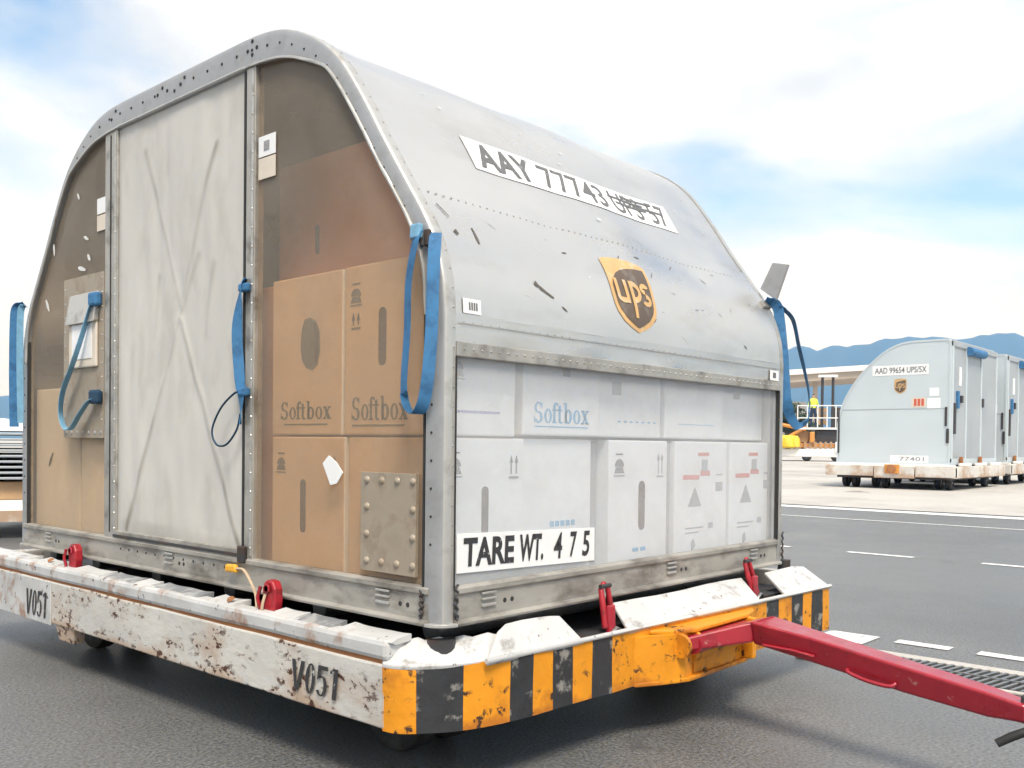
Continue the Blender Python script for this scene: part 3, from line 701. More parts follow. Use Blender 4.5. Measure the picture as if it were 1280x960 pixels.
# near corner: loop from the ring, hanging round the corner
a = bez([V3(-.012, .100, 1.205), V3(-.032, .095, 1.17), V3(-.034, .122, 1.05), V3(-.028, .133, .90), V3(-.028, .146, .74), V3(-.030, .132, .675), V3(-.034, .095, .648), V3(-.040, .055, .660), V3(-.040, .032, .72), V3(-.034, .020, .86), V3(-.026, .022, 1.02), V3(-.014, .030, 1.13), V3(.004, .044, 1.195)])
wd = []
for i in range(len(a)):
    t = i/(len(a)-1); wd.append(Vector((.25, 1, 0)) if t < .36 else (Vector((1, .2, 0)) if t < .52 else Vector((.75, -.7, 0))))
st = G().ribbon(a, wd, .038, .003).build('strap', 'strap', ct, smooth=40)
g = G(); g.hexa([V3(-.012, .08, 1.18), V3(-.012, .12, 1.18), V3(-.012, .12, 1.225), V3(-.012, .08, 1.225)], [V3(-.034, .078, 1.18), V3(-.034, .122, 1.18), V3(-.032, .12, 1.225), V3(-.032, .08, 1.225)]); g.build('knot', 'strap_pale', st, bevel=.005)
zbox(G(), -.020, -.002, .052, .074, 1.155, 1.205).build('anchor', 'steel_dark', st, bevel=.004)
# door edge strap with loop
a = bez([V3(-.012, 1.050, 1.165), V3(-.022, 1.066, 1.13), V3(-.026, 1.082, 1.02), V3(-.026, 1.084, .93), V3(-.024, 1.070, .80), V3(-.022, 1.062, .72), V3(-.022, 1.066, .62)])
st = G().ribbon(a, [Vector((.8*math.cos(k*.12), .75, 0)) for k in range(len(a))], .040, .003).build('strap', 'strap', ct, smooth=40)
a = bez([V3(-.022, 1.055, .745), V3(-.030, 1.10, .735), V3(-.04, 1.175, .68), V3(-.045, 1.225, .60), V3(-.042, 1.20, .545), V3(-.035, 1.14, .545), V3(-.026, 1.085, .60), V3(-.022, 1.068, .66)])
G().tube(a, .004, 6).build('loop', 'strap_dark', st, smooth=60)
for z in (1.13, .742): zbox(G(), -.030, -.006, 1.022, 1.080, z-.016, z+.016).build('knot', 'strap', st, bevel=.008)
zbox(G(), -.024, -.004, 1.040, 1.085, .10, .165).build('buckle', 'steel_dark', st, bevel=.006)
# pouch strap
a = bez([V3(-.020, 2.30, 1.21), V3(-.044, 2.38, 1.02), V3(-.050, 2.46, .90), V3(-.046, 2.57, .78), V3(-.040, 2.605, .68), V3(-.040, 2.56, .615), V3(-.044, 2.48, .61), V3(-.044, 2.38, .68), V3(-.034, 2.31, .735), V3(-.014, 2.26, .75)])
st = G().ribbon(a, Vector((.9, .6, 0)), .036, .003).build('strap', 'strap_pale', ct, smooth=40)
for y, z, m in ((2.285, 1.20, 'strap'), (2.275, .752, 'strap_dark')): zbox(G(), -.040, -.004, y-.042, y+.040, z-.03, z+.035).build('knot', m, st, bevel=.012)
# far left edge strap
a = bez([V3(-.004, W-.05, 1.25), V3(-.020, W-.03, 1.22), V3(-.022, W-.025, 1.0), V3(-.018, W-.02, .8), V3(-.014, W-.02, .64)])
G().ribbon(a, Vector((.94, -.34, 0)), .032, .003).build('strap', 'strap_pale', ct, smooth=40)
a = bez([V3(-.002, W-.03, 1.26), V3(-.030, W+.0, 1.24), V3(-.038, W+.006, 1.16), V3(-.040, W+.008, .9), V3(-.038, W+.006, .62)])
G().ribbon(a, Vector((.94, -.34, 0)), .044, .003).build('strap', 'strap', ct, smooth=40)
# far right strap and the bent clip it hangs from
g = G(); g.hexa([onside(D-.09, 1.215, .0), onside(D-.02, 1.215, .0), onside(D-.02, 1.245, .0), onside(D-.09, 1.245, .0)], [onside(D-.09, 1.215, .02), onside(D-.02, 1.215, .02), onside(D-.02, 1.245, .02), onside(D-.09, 1.245, .02)])
g.build('hinge', 'alu_frame', ct, bevel=.002)
g = G(); q0 = Vector(V3(D-.055, .100, 1.315)); q1 = Vector(V3(D-.03, .030, 1.258)); u0_ = Vector((.015, -.055, .122)); u1_ = Vector((.01, -.055, .165)); g.hexa([q0, q1, q1+u1_, q0+u0_], [p+Vector((.010, -.006, 0)) for p in (q0, q1, q1+u1_, q0+u0_)])
cl = g.build('bent_clip', 'alu_ring', ct, bevel=.002)
a = bez([V3(D-.06, .07, 1.255), V3(D-.01, .035, 1.235), V3(D+.01, .025, 1.15), V3(D+.015, .010, 1.0), V3(D+.02, .0, .86), V3(D+.025, -.005, .78), V3(D+.07, -.01, .70), V3(D+.14, -.015, .665), V3(D+.26, -.01, .70), V3(D+.31, .01, .82), V3(D+.27, .02, .95), V3(D+.21, .02, 1.05), V3(D+.14, .02, 1.175), V3(D+.05, .03, 1.225), V3(D+.0, .04, 1.235)])
wd = [Vector((.667, -.745, 0)) if i < len(a)*.40 else Vector((.667*math.cos(R(55)), -.745+.5, 0)).lerp(Vector((.75, .65, 0)), min(1, (i/len(a)-.40)*3)) for i in range(len(a))]
G().ribbon(a, wd, .050, .003).build('strap', 'strap', ct, smooth=40)
# knotted lashing ends wedged against the posts at the base
def lash(p, h, ax):
    g = G(); ax = Vector(ax); n = 14
    b = [Vector((p[0], p[1], ZB+.022+h*k/n))+ax*(.007*math.sin(k*1.9)) for k in range(n+1)]
    g.tube(b, [.004+.004*abs(noise.noise(Vector((k*.9, p[0]*7, 2)))) for k in range(n+1)], 7); g.build('lashing_end', 'steel_dark', ct, smooth=60)
lash((.052, -.012), .105, (1, 0, 0)); lash((D-.012, -.014), .13, (1, 0, 0)); lash((-.010, .078), .085, (0, 1, 0))

# ---------------------------------------------------------------- cartons inside the container
def carton(label, x0, x1, y0, y1, z0, z1, mats=None, group=None, tape=True):
    mats = mats or (('hazed_board', 'hazed_board') if group else ('kraft', 'hazed_board'))
    g = G()
    vs = []; fs = []
    g.box(x0, x1, y0, y1, z0+ZB, z1+ZB)
    for fi, f in enumerate(g.f):
        c = sum((g.v[i] for i in f), Vector())/4
        g.m[fi] = 1 if abs(c.y-y0) < 1e-4 else 0
    o = rec(g.build('carton', list(mats), None, bevel=.006)); tag(o, label, 'carton', group or 'cartons inside the container')
    return o
def pl(o, m, rects, side, name='print', d=.0012, plane=None):
    """flat print: rects in (u0,u1,z0,z1), side 'x' for the end (u=y), 'y' for the side (u=x)"""
    g = G()
    for r_ in rects:
        if side == 'x': zbox(g, plane-d, plane, r_[0], r_[1], r_[2], r_[3])
        else: zbox(g, r_[0], r_[1], plane-d, plane, r_[2], r_[3])
    return g.build(name, m, o)
def word(o, m, geo, rect, side, plane, name='print'):
    g = G(); d = .0015
    if side == 'x': put(g, geo, lambda u, v: Vector((plane-d, -u, v+ZB)), (-rect[1], -rect[0], rect[2], rect[3]))
    else: put(g, geo, lambda u, v: Vector((u, plane-d, v+ZB)), rect)
    return g.build(name, m, o)
XP, YP = .05, .05
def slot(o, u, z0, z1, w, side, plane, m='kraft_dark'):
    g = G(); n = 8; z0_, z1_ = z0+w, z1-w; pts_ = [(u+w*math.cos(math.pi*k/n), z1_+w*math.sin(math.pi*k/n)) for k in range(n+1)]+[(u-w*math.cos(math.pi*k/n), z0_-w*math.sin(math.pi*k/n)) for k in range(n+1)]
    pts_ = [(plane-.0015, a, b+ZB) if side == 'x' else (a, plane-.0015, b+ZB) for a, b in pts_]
    g.prism(pts_, (.001, 0, 0) if side == 'x' else (0, .001, 0)); return g.build('handle_hole_shade', m, o)  # proud dark plate; the recess's shade is put into its colour
def umbrella_icon(o, u, z, s, side, plane, m):
    """small care symbol: dome over a stem and a base bar"""
    g = G(); pts_ = [(u+s*.5*math.cos(math.pi*k/8), z+s*.5*math.sin(math.pi*k/8)) for k in range(9)]
    def P(a, b): return (plane-.0016, a, b+ZB) if side == 'x' else (a, plane-.0016, b+ZB)
    dv = (.001, 0, 0) if side == 'x' else (0, .001, 0)
    g.prism([P(a, b) for a, b in pts_], dv)
    g.prism([P(u-s*.35, z-s*.02), P(u+s*.35, z-s*.02), P(u+s*.55, z-s*.42), P(u-s*.55, z-s*.42)], dv)
    g.prism([P(u-s*.6, z-s*.62), P(u+s*.6, z-s*.62), P(u+s*.6, z-s*.55), P(u-s*.6, z-s*.55)], dv)
    g.prism([P(u-s*.4, z+s*.75), P(u+s*.4, z+s*.75), P(u+s*.4, z+s*.85), P(u-s*.4, z+s*.85)], dv)
    return g.build('care_symbol', m, o)
def arrows(o, u, z0, z1, side, plane, m):
    g = G(); dv = (.001, 0, 0) if side == 'x' else (0, .001, 0)
    def P(a, b): return (plane-.0016, a, b+ZB) if side == 'x' else (a, plane-.0016, b+ZB)
    for du in (-.013, .013):
        c = u+du; g.prism([P(c-.003, z0+.015), P(c+.003, z0+.015), P(c+.003, z1), P(c-.003, z1)], dv)
        g.prism([P(c-.009, z1-.02), P(c+.009, z1-.02), P(c, z1+.006)], dv)
    g.prism([P(u-.024, z0), P(u+.024, z0), P(u+.024, z0+.007), P(u-.024, z0+.007)], dv)
    return g.build('up_arrows', m, o)

cA = carton('corner carton, brown towards the end pane and hazed white towards the side pane, upper layer', .055, .388, .055, .545, .582, 1.155)
word(cA, 'ink_brown', SOFT, (.215, .503, .632, .712), 'x', .055); pl(cA, 'ink_brown', [(.235, .50, .612, .618)], 'x', plane=.055)
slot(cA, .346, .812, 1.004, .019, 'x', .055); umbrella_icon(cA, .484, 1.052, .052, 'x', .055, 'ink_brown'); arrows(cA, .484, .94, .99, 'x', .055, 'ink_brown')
pl(cA, 'ink_violet', [(.075+.014*k, .085+.014*k, .655, .663) for k in range(17)], 'y', plane=.055)
umbrella_icon(cA, .115, .79, .05, 'y', .055, 'ink_faint')
cK = carton('brown carton with a ragged hole and faded lettering behind the end pane', .05, .5, .553, .968, .582, 1.152)
word(cK, 'ink_brown', SOFT, (.607, .91, .638, .704), 'x', .05); pl(cK, 'ink_brown', [(.63, .89, .618, .623)], 'x', plane=.05)
hp = [(.79, .90), (.782, .965), (.765, .995), (.735, 1.0), (.70, .985), (.68, .95), (.676, .88), (.69, .83), (.72, .812), (.755, .822), (.78, .85)]
G().prism([(.0485, a, b+ZB) for a, b in hp], (.001, 0, 0)).build('ragged_hole', 'ink_brown', cK)
hp2 = [(.715, .985), (.695, .97), (.684, .93), (.682, .87), (.70, .83), (.705, .86), (.70, .92)]
G().prism([(.0475, a, b+ZB) for a, b in hp2], (.001, 0, 0)).build('torn_edge', 'kraft_dark', cK)
cF = carton('corner carton with handle hole and up arrows, lower layer behind the tare plate', .06, .442, .06, .525, .035, .577)
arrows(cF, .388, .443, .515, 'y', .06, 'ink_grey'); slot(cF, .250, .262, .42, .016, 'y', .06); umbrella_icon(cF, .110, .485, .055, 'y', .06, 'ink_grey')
cM = carton('brown carton with narrow handle hole and torn label in front, lower layer by the door', .05, .5, .535, .965, .035, .576)
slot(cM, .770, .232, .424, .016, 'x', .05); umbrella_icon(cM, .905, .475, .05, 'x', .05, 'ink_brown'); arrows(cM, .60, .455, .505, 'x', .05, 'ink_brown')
cB = carton('white carton printed with blue serif lettering, upper layer of the side', .428, .862, .055, .50, .588, 1.08, group='white cartons behind the side pane')
word(cB, 'ink_blue', SOFT, (.482, .795, .632, .706), 'y', .055); pl(cB, 'ink_blue', [(.49, .79, .618, .622)], 'y', plane=.055); pl(cB, 'ink_faint', [(.64, .68, .80, .825)], 'y', plane=.055)
cC = carton('white carton with faint pale blue print, just right of the blue lettering', .872, 1.30, .072, .50, .588, 1.08, group='white cartons behind the side pane')
word(cC, 'ink_blue', text_geo('- - - - - - -'), (1.0, 1.26, .646, .652), 'y', .072); pl(cC, 'ink_faint', [(.96, 1.02, .75, .80)], 'y', plane=.072)
cD = carton('plain white carton second from the far end of the upper layer', 1.318, 1.79, .062, .50, .588, 1.08, group='white cartons behind the side pane')
pl(cD, 'ink_blue', [(1.42+.03*k, 1.44+.03*k, .646, .650) for k in range(10)], 'y', plane=.062)
cE = carton('white carton at the far end of the upper layer', 1.805, 2.215, .088, .50, .588, 1.08, group='white cartons behind the side pane')
pl(cE, 'ink_faint', [(1.93, 1.99, .775, .80)], 'y', plane=.088)
cG = carton('white carton set back under the blue lettered one, short blue print', .452, .838, .075, .50, .035, .577, group='white cartons behind the side pane')
pl(cG, 'ink_blue', [(.60+.03*k, .622+.03*k, .266, .286) for k in range(5)], 'y', plane=.075)
carton('grey block added for the shaded gap between two white cartons in the lower layer', .842, .935, .12, .45, .035, .570, mats=('gap_shade_grey', 'gap_shade_grey'))
cH = carton('white carton with tall handle hole, lower layer middle', .940, 1.345, .066, .50, .035, .577, group='white cartons behind the side pane')
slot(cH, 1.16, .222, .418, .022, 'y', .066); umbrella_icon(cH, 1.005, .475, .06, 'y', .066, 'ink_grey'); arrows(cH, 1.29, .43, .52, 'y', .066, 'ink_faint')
pl(cH, 'ink_blue', [(1.10, 1.14, .14, .155), (1.155, 1.19, .14, .155)], 'y', plane=.066)
carton('narrow grey block added for the shaded gap left of the red printed pair', 1.349, 1.381, .075, .45, .035, .570, mats=('gap_shade_grey', 'gap_shade_grey'))
def redprint(o, x):
    pl(o, 'ink_red', [(x+.03, x+.16, .415, .435), (x+.17, x+.25, .43, .452), (x+.15, x+.24, .515, .53)], 'y', plane=.055)
    pl(o, 'ink_faint', [(x+.30, x+.36, .43, .435), (x+.30, x+.36, .36, .40), (x+.05, x+.20, .205, .212), (x+.05, x+.16, .185, .192), (x+.24, x+.28, .20, .225), (x+.18, x+.23, .45, .50)], 'y', plane=.055)
    g = G(); P = lambda a, b: (a, .0535, b+ZB)
    g.prism([P(x+.07, .30), P(x+.18, .30), P(x+.125, .385)], (0, .001, 0)); g.prism([P(x+.10, .105), P(x+.135, .13), P(x+.12, .165), P(x+.10, .15)], (0, .001, 0)); g.build('warning_symbol', 'ink_faint', o)
cI = carton('white carton with red print and triangle, left of the pair', 1.388, 1.82, .055, .50, .035, .577, group='white cartons behind the side pane'); redprint(cI, 1.42)
cJ = carton('white carton with red print at the far end of the lower layer', 1.848, 2.215, .055, .50, .035, .577, group='white cartons behind the side pane'); redprint(cJ, 1.87)
cO = carton('reddish-shaded carton standing high and set back above the brown ones', .30, .80, .44, 1.30, 1.16, 1.69, mats=('kraft_red_shade', 'kraft_red_shade'))
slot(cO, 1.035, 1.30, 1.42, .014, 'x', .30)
carton('reddish-shaded carton tucked under the roof curve beside the tall one', .36, .80, .215, .435, 1.162, 1.31, mats=('kraft_red_shade', 'kraft_red_shade'))
carton('brown carton half hidden behind the fabric door', .12, .6, .975, 1.5, .035, 1.155, mats=('kraft_red_shade', 'kraft_red_shade'))
carton('pale carton behind the leftmost end pane', .05, .6, 2.60, 3.12, .035, .815, mats=('kraft_pale', 'kraft_pale'))
carton('pale tan carton behind the latch plate beside the door', .055, .6, 2.14, 2.594, .035, .812, mats=('kraft_pale', 'kraft_pale'))

# ---------------------------------------------------------------- the near dolly
dl = thing('cargo_dolly', (1.13, 1.65, 0), 'low cargo dolly with rusty white side beam and yellow black striped bumper, carrying the container', 'dolly')
ZT, ZL = .404, .205
SIDE_X = -.125
# deck and cross members
G().box(-.03, 2.30, .0, 3.40, .33, .395).build('deck_frame', 'steel_dark', dl, bevel=.004)
for y in (.16, .75, 1.35, 1.95, 2.55, 3.05):
    G().cyl((1.12, y, ZB-.041), (1, 0, 0), .040, 2.02, 14).build('roller', 'steel', dl, smooth=40)
G().box(.56, 1.70, .12, 3.30, .23, .332).build('chassis_or_shade_block', 'steel_dark', dl)  # added block that keeps light off the ground under the deck
# left beam: lower web with a wavy worn lower edge, edge rail above
def wavy_beam(name, x0, x1, ya, yb, z0, z1, m, n=60, amp=.003, bev=.006, zslope=0):
    g = G(); vs = []
    for k in range(n+1):
        y = ya+(yb-ya)*k/n; w = amp*noise.noise(Vector((y*3.0, 1, z0))); w2 = amp*noise.noise(Vector((y*4.1, 7, z1))); wx = amp*noise.noise(Vector((y*2.5, 3, z1)))
        vs += [(x0+wx, y, z0+w), (x1, y, z0+w), (x1, y, z1+w2), (x0+wx, y, z1+w2)]
    fs = [(3, 2, 1, 0), tuple(4*n+k for k in range(4))]
    for k in range(n):
        for j in range(4): fs.append((4*k+j, 4*k+(j+1) % 4, 4*k+4+(j+1) % 4, 4*k+4+j))
    g.add(vs, fs); return g.build(name, m, dl, bevel=bev)
lb_ = wavy_beam('side_beam', SIDE_X, SIDE_X+.055, .11, 3.52, ZL, ZT-.004, 'paint_beam')
wavy_beam('edge_rail', SIDE_X-.004, SIDE_X+.075, .10, 3.52, ZT+.006, .474, 'paint_white', bev=.016)
G().box(SIDE_X+.008, SIDE_X+.06, .11, 3.51, ZT-.01, ZT+.012).build('weld_seam', 'far_rust', dl)
wavy_beam('side_beam', 2.345, 2.40, -.06, 3.50, ZL, .46, 'paint_beam')
G().box(-.06, 2.34, 3.42, 3.50, ZL, .45).build('rear_beam', 'paint_beam', dl, bevel=.006)
# rail top plates: battered flat strips with curled ends
def rplate(ya, yb, m='paint_top', lift=.0, curl=.004):
    g = G(); n = max(8, int((yb-ya)/.02)); top = []; 
    for k in range(n+1):
        y = ya+(yb-ya)*k/n; w = .0025*noise.noise(Vector((y*5, 2, 1))); e = math.exp(-((y-ya)/.03)**2)*curl+math.exp(-((yb-y)/.03)**2)*curl
        jag = .010*noise.noise(Vector((y*9, 5, 2))); top.append([(-.118+jag*.4, y, .470+w*.4), (-.092+jag*.5, y, .477+w*.6+lift+e*.6), (-.036+jag, y, .483+w*.7+lift+e), (-.036+jag, y, .466), (-.1, y, .462)])
    vs = [p for t in top for p in t]; fs = [(0, 1, 2, 3, 4), tuple(5*n+k for k in (4, 3, 2, 1, 0))]
    for k in range(n):
        for j in range(5): fs.append((5*k+j, 5*k+(j+1) % 5, 5*k+5+(j+1) % 5, 5*k+5+j))
    g.add(vs, fs); return g.build('rail_plate', m, dl, smooth=55)
for ya, yb, m in ((2.82, 3.40, 'paint_top'), (2.50, 2.72, 'paint_top'), (2.02, 2.31, 'paint_top'), (1.74, 1.98, 'plate_grey'), (1.60, 1.72, 'paint_top'), (1.22, 1.56, 'plate_grey'), (.97, 1.14, 'paint_top'), (.60, .74, 'paint_top'), (.40, .58, 'plate_grey'), (.09, .36, 'paint_white')): rplate(ya, yb, m)
for y in (2.60, 1.02): G().dome((-.085, y, .487), (-.5, 0, 1), .016, .01).build('plate_stud', 'far_rust', dl)
g = G(); g.hexa([(-.118, 2.27, .206), (-.118, 2.47, .206), (-.06, 2.47, .206), (-.06, 2.27, .206)], [(-.112, 2.29, .132), (-.112, 2.44, .132), (-.06, 2.44, .132), (-.06, 2.29, .132)]); g.build('jacking_foot', 'paint_beam', dl, bevel=.006)
G().box(SIDE_X-.006, SIDE_X+.0, 2.49, 3.5, .196, .398).build('number_panel', 'paint_white', dl, bevel=.002)
# lettering on the beam
def stencil():
    """V051 in heavy condensed strokes, 0..1"""
    Vv, Ff = [], []
    def poly(ps): o = len(Vv); Vv.extend(ps); Ff.append(tuple(range(o, o+len(ps))))
    def arc(cx, cy, rx, ry, th, a0, a1, n=12):
        o = len(Vv)
        for k in range(n+1):
            t = R(a0+(a1-a0)*k/n); Vv.append((cx+rx*math.cos(t), cy+ry*math.sin(t))); Vv.append((cx+(rx-th)*math.cos(t), cy+(ry-th*.9)*math.sin(t)))
        for k in range(n): Ff.append((o+2*k, o+2*k+2, o+2*k+3, o+2*k+1))
    poly([(.0, 1), (.085, 1), (.145, .22), (.145, 0), (.105, 0)]); poly([(.205, 1), (.29, 1), (.185, 0), (.146, 0), (.146, .22)])
    arc(.425, .5, .105, .5, .072, 0, 360, 20)
    poly([(.575, 1), (.78, 1), (.78, .86), (.645, .86), (.637, .62), (.565, .50)]); arc(.665, .34, .12, .34, .072, -150, 120, 16)
    poly([(.90, 1), (.985, 1), (.985, 0), (.90, 0)]); poly([(.83, .80), (.899, .86), (.899, 1.0), (.83, .90)])
    return Vv, Ff
STEN = stencil()
def ltr(par, y0, y1, z0, z1, x):
    g = G(); put(g, STEN, lambda u, v: Vector((x, -u-(v-z0)*.12, v-(-u-y0)*.01)), (-y1, -y0, z0, z1)); g.build('lettering', 'ink_worn', par)
ltr(lb_, .335, .585, .252, .352, SIDE_X-.0055); ltr(lb_, 2.54, 2.78, .222, .345, SIDE_X-.0085)

# front bumper: striped wall following the plan outline
OUT = [(-.125, .12), (-.118, .075), (-.092, .034), (-.045, -.005), (.02, -.042), (.10, -.072), (.18, -.090), (.26, -.100)]
fy = lambda x: -.10-.042*(x-.24)
edges = [.31, .405, .505, .606, .715, .83, .95, 1.07, 1.19, 1.31, 1.43, 1.55, 1.67, 1.786, 1.891, 2.007, 2.112, 2.198, 2.31, 2.376]
path = catmull(OUT, 3)+[(x, fy(x)) for x in edges]+[(2.40, fy(2.4)+.03)]
def stripe(i, p):
    x, y = p
    if x < -.075 or (x <= -.10): return 0
    if x < .055: return 1
    if x < .205: return 0
    if x < .30: return 1
    es = [.31, .405, .505, .606, .715]
    for k in range(len(es)-1):
        if es[k] <= x < es[k+1]: return k % 2
    es = [1.786, 1.891, 2.007, 2.112, 2.198, 2.31, 2.38]
    for k in range(len(es)-1):
        if es[k] <= x < es[k+1]: return (k+1) % 2
    return 0
g = G(); th = .03; nP = len(path)
ver = []
for i, (x, y) in enumerate(path):
    a = path[max(i-1, 0)]; b = path[min(i+1, nP-1)]; dx, dy = b[0]-a[0], b[1]-a[1]; l = math.hypot(dx, dy); nx_, ny2 = dy/l, -dx/l
    w = .004*noise.noise(Vector((x*5, y*5, 1)))
    zs_ = [ZL+w-.002, ZL+.03, (ZL+ZT)/2, ZT-.03, ZT]
    for z in zs_: ver.append(Vector((x+nx_*(.003*noise.noise(Vector((x*6, z*9, 4)))), y+ny2*(.003*noise.noise(Vector((x*6, z*9, 8)))), z)))
    ver += [Vector((x-nx_*th, y-ny2*th, ZT-.001)), Vector((x-nx_*th, y-ny2*th, ZL))]
fs, mi = [], []
for i in range(nP-1):
    c = ((path[i][0]+path[i+1][0])/2, (path[i][1]+path[i+1][1])/2); s = stripe(i, c)
    for j in range(7):
        fs.append([7*i+j, 7*i+(j+1) % 7, 7*i+7+(j+1) % 7, 7*i+7+j]); mi.append(s)
fs += [list(range(7)), list(range(7*(nP-1), 7*nP))]; mi += [0, 0]
g.v = ver; g.f = fs; g.m = mi
bumper = g.build('bumper', ['paint_yellow', 'paint_black'], dl, smooth=30)
# sloping white top plates of the bumper, with notches for the locks
def tplate(pl_out, pl_in, name='top_plate'):
    """outer plan points with z and inner plan points with z, joined as a sloping slab"""
    g = G(); n = len(pl_out); vs = [Vector(p) for p in pl_out]+[Vector(p) for p in pl_in]; vs += [p+Vector((0, .004, -.014)) for p in vs]
    fs = []
    for i in range(n-1):
        fs += [(i, i+1, n+i+1, n+i), (2*n+i, 3*n+i, 3*n+i+1, 2*n+i+1), (i, 2*n+i, 2*n+i+1, i+1), (n+i, n+i+1, 3*n+i+1, 3*n+i)]
    fs += [(0, n, 3*n, 2*n), (n-1, 3*n-1, 4*n-1, 2*n-1)][:1]+[(n-1, 2*n+n-1, 3*n+n-1, n+n-1)]
    g.add(vs, fs); return g.build(name, 'paint_top', dl, bevel=.004)
zt = ZT+.002
tplate([(x-.002, y-.002, zt) for x, y in catmull(OUT, 3)], [(x+.062, y+.062, zt+.066+.005*math.sin(i*2.1)) for i, (x, y) in enumerate(catmull(OUT, 3))])
tplate([(x, fy(x)-.002, zt) for x in (.10, .20, .30, .40, .50, .56)], [(x, y, z) for x, y, z in ((.205, -.042, .478), (.25, -.036, .497), (.33, -.034, .499), (.41, -.034, .497), (.47, -.036, .494), (.52, -.038, .488))])
tplate([(x, fy(x)-.002, zt) for x in (.81, .95, 1.10, 1.25, 1.45, 1.62, 1.74)], [(x, -.034, .492+.003*math.sin(x*9)) for x in (.83, .97, 1.12, 1.29, 1.50, 1.67, 1.80)])
tplate([(x, fy(x)-.002, zt) for x in (1.96, 2.10, 2.25, 2.385)], [(2.02, -.034, .492), (2.17, -.032, .494), (2.30, -.036, .497), (2.395, -.05, .488)])
g = G(); g.box(.5, 1.8, -.075, -.03, .36, .405); g.box(1.70, 2.05, -.10, -.03, .36, .405); g.build('lock_channel', 'steel_dark', dl)
# white lip that runs along the bumper's top edge
g = G(); lip = [(x, fy(x)-.001, zt+.003) for x in [.10, .3, .5, .7, .9, 1.1, 1.3, 1.5, 1.7, 1.9, 2.1, 2.3, 2.385]]; g.tube(lip, .009, 6); g.build('top_lip', 'paint_top', dl, smooth=60)
for c, r_ in (((.035, .035, .44), .045), ((2.33, .02, .49), .03)): G().cyl(c, (0, 0, 1), r_, .06, 16).build('corner_roller', 'steel_dark', dl, smooth=40)

# restraint locks
def lock_side(y, s=1.):
    e = Vector((-.055, y, .455)); par = dl
    # curved pawl: profile in the y/z plane, thick in x
    prof = [(-.030, -.01), (.028, -.01), (.040, .05), (.038, .095), (.022, .122), (-.008, .126), (-.030, .112), (-.036, .07)]
    g = G(); g.prism([e+Vector((-.018, -a*s, b)) for a, b in prof], (.036, 0, 0)); o = g.build('lock', 'lock_red', par, bevel=.006)
    g = G(); g.prism([e+Vector((-.020, a*.5-.0, .05+b*.5)) for a, b in prof[2:]], (-.008, 0, 0)); g.build('pawl_rib', 'lock_red', o, bevel=.003)
    G().cyl(e+Vector((0, 0, .095)), (1, 0, 0), .011, .056, 10).build('pin', 'steel_dark', o)
    g = G(); g.box(-.085, -.02, y-.07, y+.06, .405, .462); g.build('lock_seat', 'steel_dark', o, bevel=.004)
    g = G(); g.tube([e+Vector((-.03, .030, .02)), e+Vector((-.034, .042, .06)), e+Vector((-.03, .030, .10))], .007, 6); g.build('handle', 'lock_red', o, smooth=60)
lock_side(2.40); lock_side(.80)
def lock_front(x, lean=0):
    e = Vector((x, -.065, .42)); g = G()
    for sx in (-.022, .022): g.tube([e+Vector((sx, -.01, .0)), e+Vector((sx+lean*.5, 0, .07)), e+Vector((sx*.9+lean, .012, .135)), e+Vector((lean, .016, .155))], [.012, .012, .010, .008], 8)
    o = g.build('lock', 'lock_red', dl, smooth=60)
    g = G(); p = e+Vector((lean*.4, -.008, .03)); g.hexa([p+Vector(v) for v in ((-.020, 0, -.05), (.020, 0, -.05), (.022, 0, .05), (-.022, 0, .05))], [p+Vector(v) for v in ((-.020, -.02, -.05), (.020, -.02, -.05), (.022, -.016, .05), (-.022, -.016, .05))]); g.build('pawl', 'paint_red', o, bevel=.006)
    G().cyl(e+Vector((lean, .008, .145)), (1, 0, 0), .008, .06, 8).build('pin', 'steel_dark', o)
    g = G(); g.tube([e+Vector((-.01, -.03, -.02)), e+Vector((.01, -.036, .0)), e+Vector((.035, -.034, -.01)), e+Vector((.04, -.034, -.04))], .007, 6); g.build('chain', 'steel', o, smooth=60)
lock_front(.755, .0); lock_front(1.845, -.03)
# orange tag on its cord, hanging from the door buckle
tg = tag(rec(G().hexa([(-.02, 1.065, .575), (-.02, 1.145, .572), (-.02, 1.14, .602), (-.02, 1.075, .606)], [(-.040, 1.06, .575), (-.040, 1.145, .572), (-.040, 1.14, .602), (-.040, 1.075, .606)]).build('seal_tag', 'plastic_orange', None, bevel=.008)), 'orange plastic tag on a tan cord under the fabric door', 'tag')
a = bez([(-.032, 1.07, .590), (-.040, 1.01, .592), (-.05, .95, .56), (-.06, .90, .52), (-.072, .87, .47), (-.08, .85, .45), (-.088, .82, .46), (-.088, .81, .50), (-.07, .815, .54)])
G().tube(a, .0055, 6).build('cord', 'cord', tg, smooth=60)

# drawbar bracket and drawbar
br = G().prism([(.93, fy(.93)-.002, .392), (1.66, fy(1.66)-.002, .392), (1.60, -.200, .392), (1.50, -.225, .392), (1.09, -.235, .392), (.99, -.19, .392)], (0, 0, -.016)).build('tow_bracket', 'paint_yellow', dl, bevel=.004)
G().prism([(.84, fy(.84)-.002, .212), (1.66, fy(1.66)-.002, .212), (1.60, -.20, .212), (1.50, -.22, .212), (1.06, -.225, .212), (.94, -.18, .212)], (0, 0, -.016)).build('bottom_plate', 'paint_yellow', br, bevel=.004)
g = G(); pth = [(.84, fy(.84)-.001), (.90, -.155), (.95, -.185), (1.04, -.215), (1.11, -.205), (1.16, -.15)]
for (xa, ya), (xb, yb) in zip(pth, pth[1:]): g.hexa([(xa, ya, .200), (xb, yb, .200), (xb, yb, .378), (xa, ya, .378)], [(xa+.012, ya+.02, .200), (xb+.012, yb+.02, .200), (xb+.012, yb+.02, .378), (xa+.012, ya+.02, .378)])
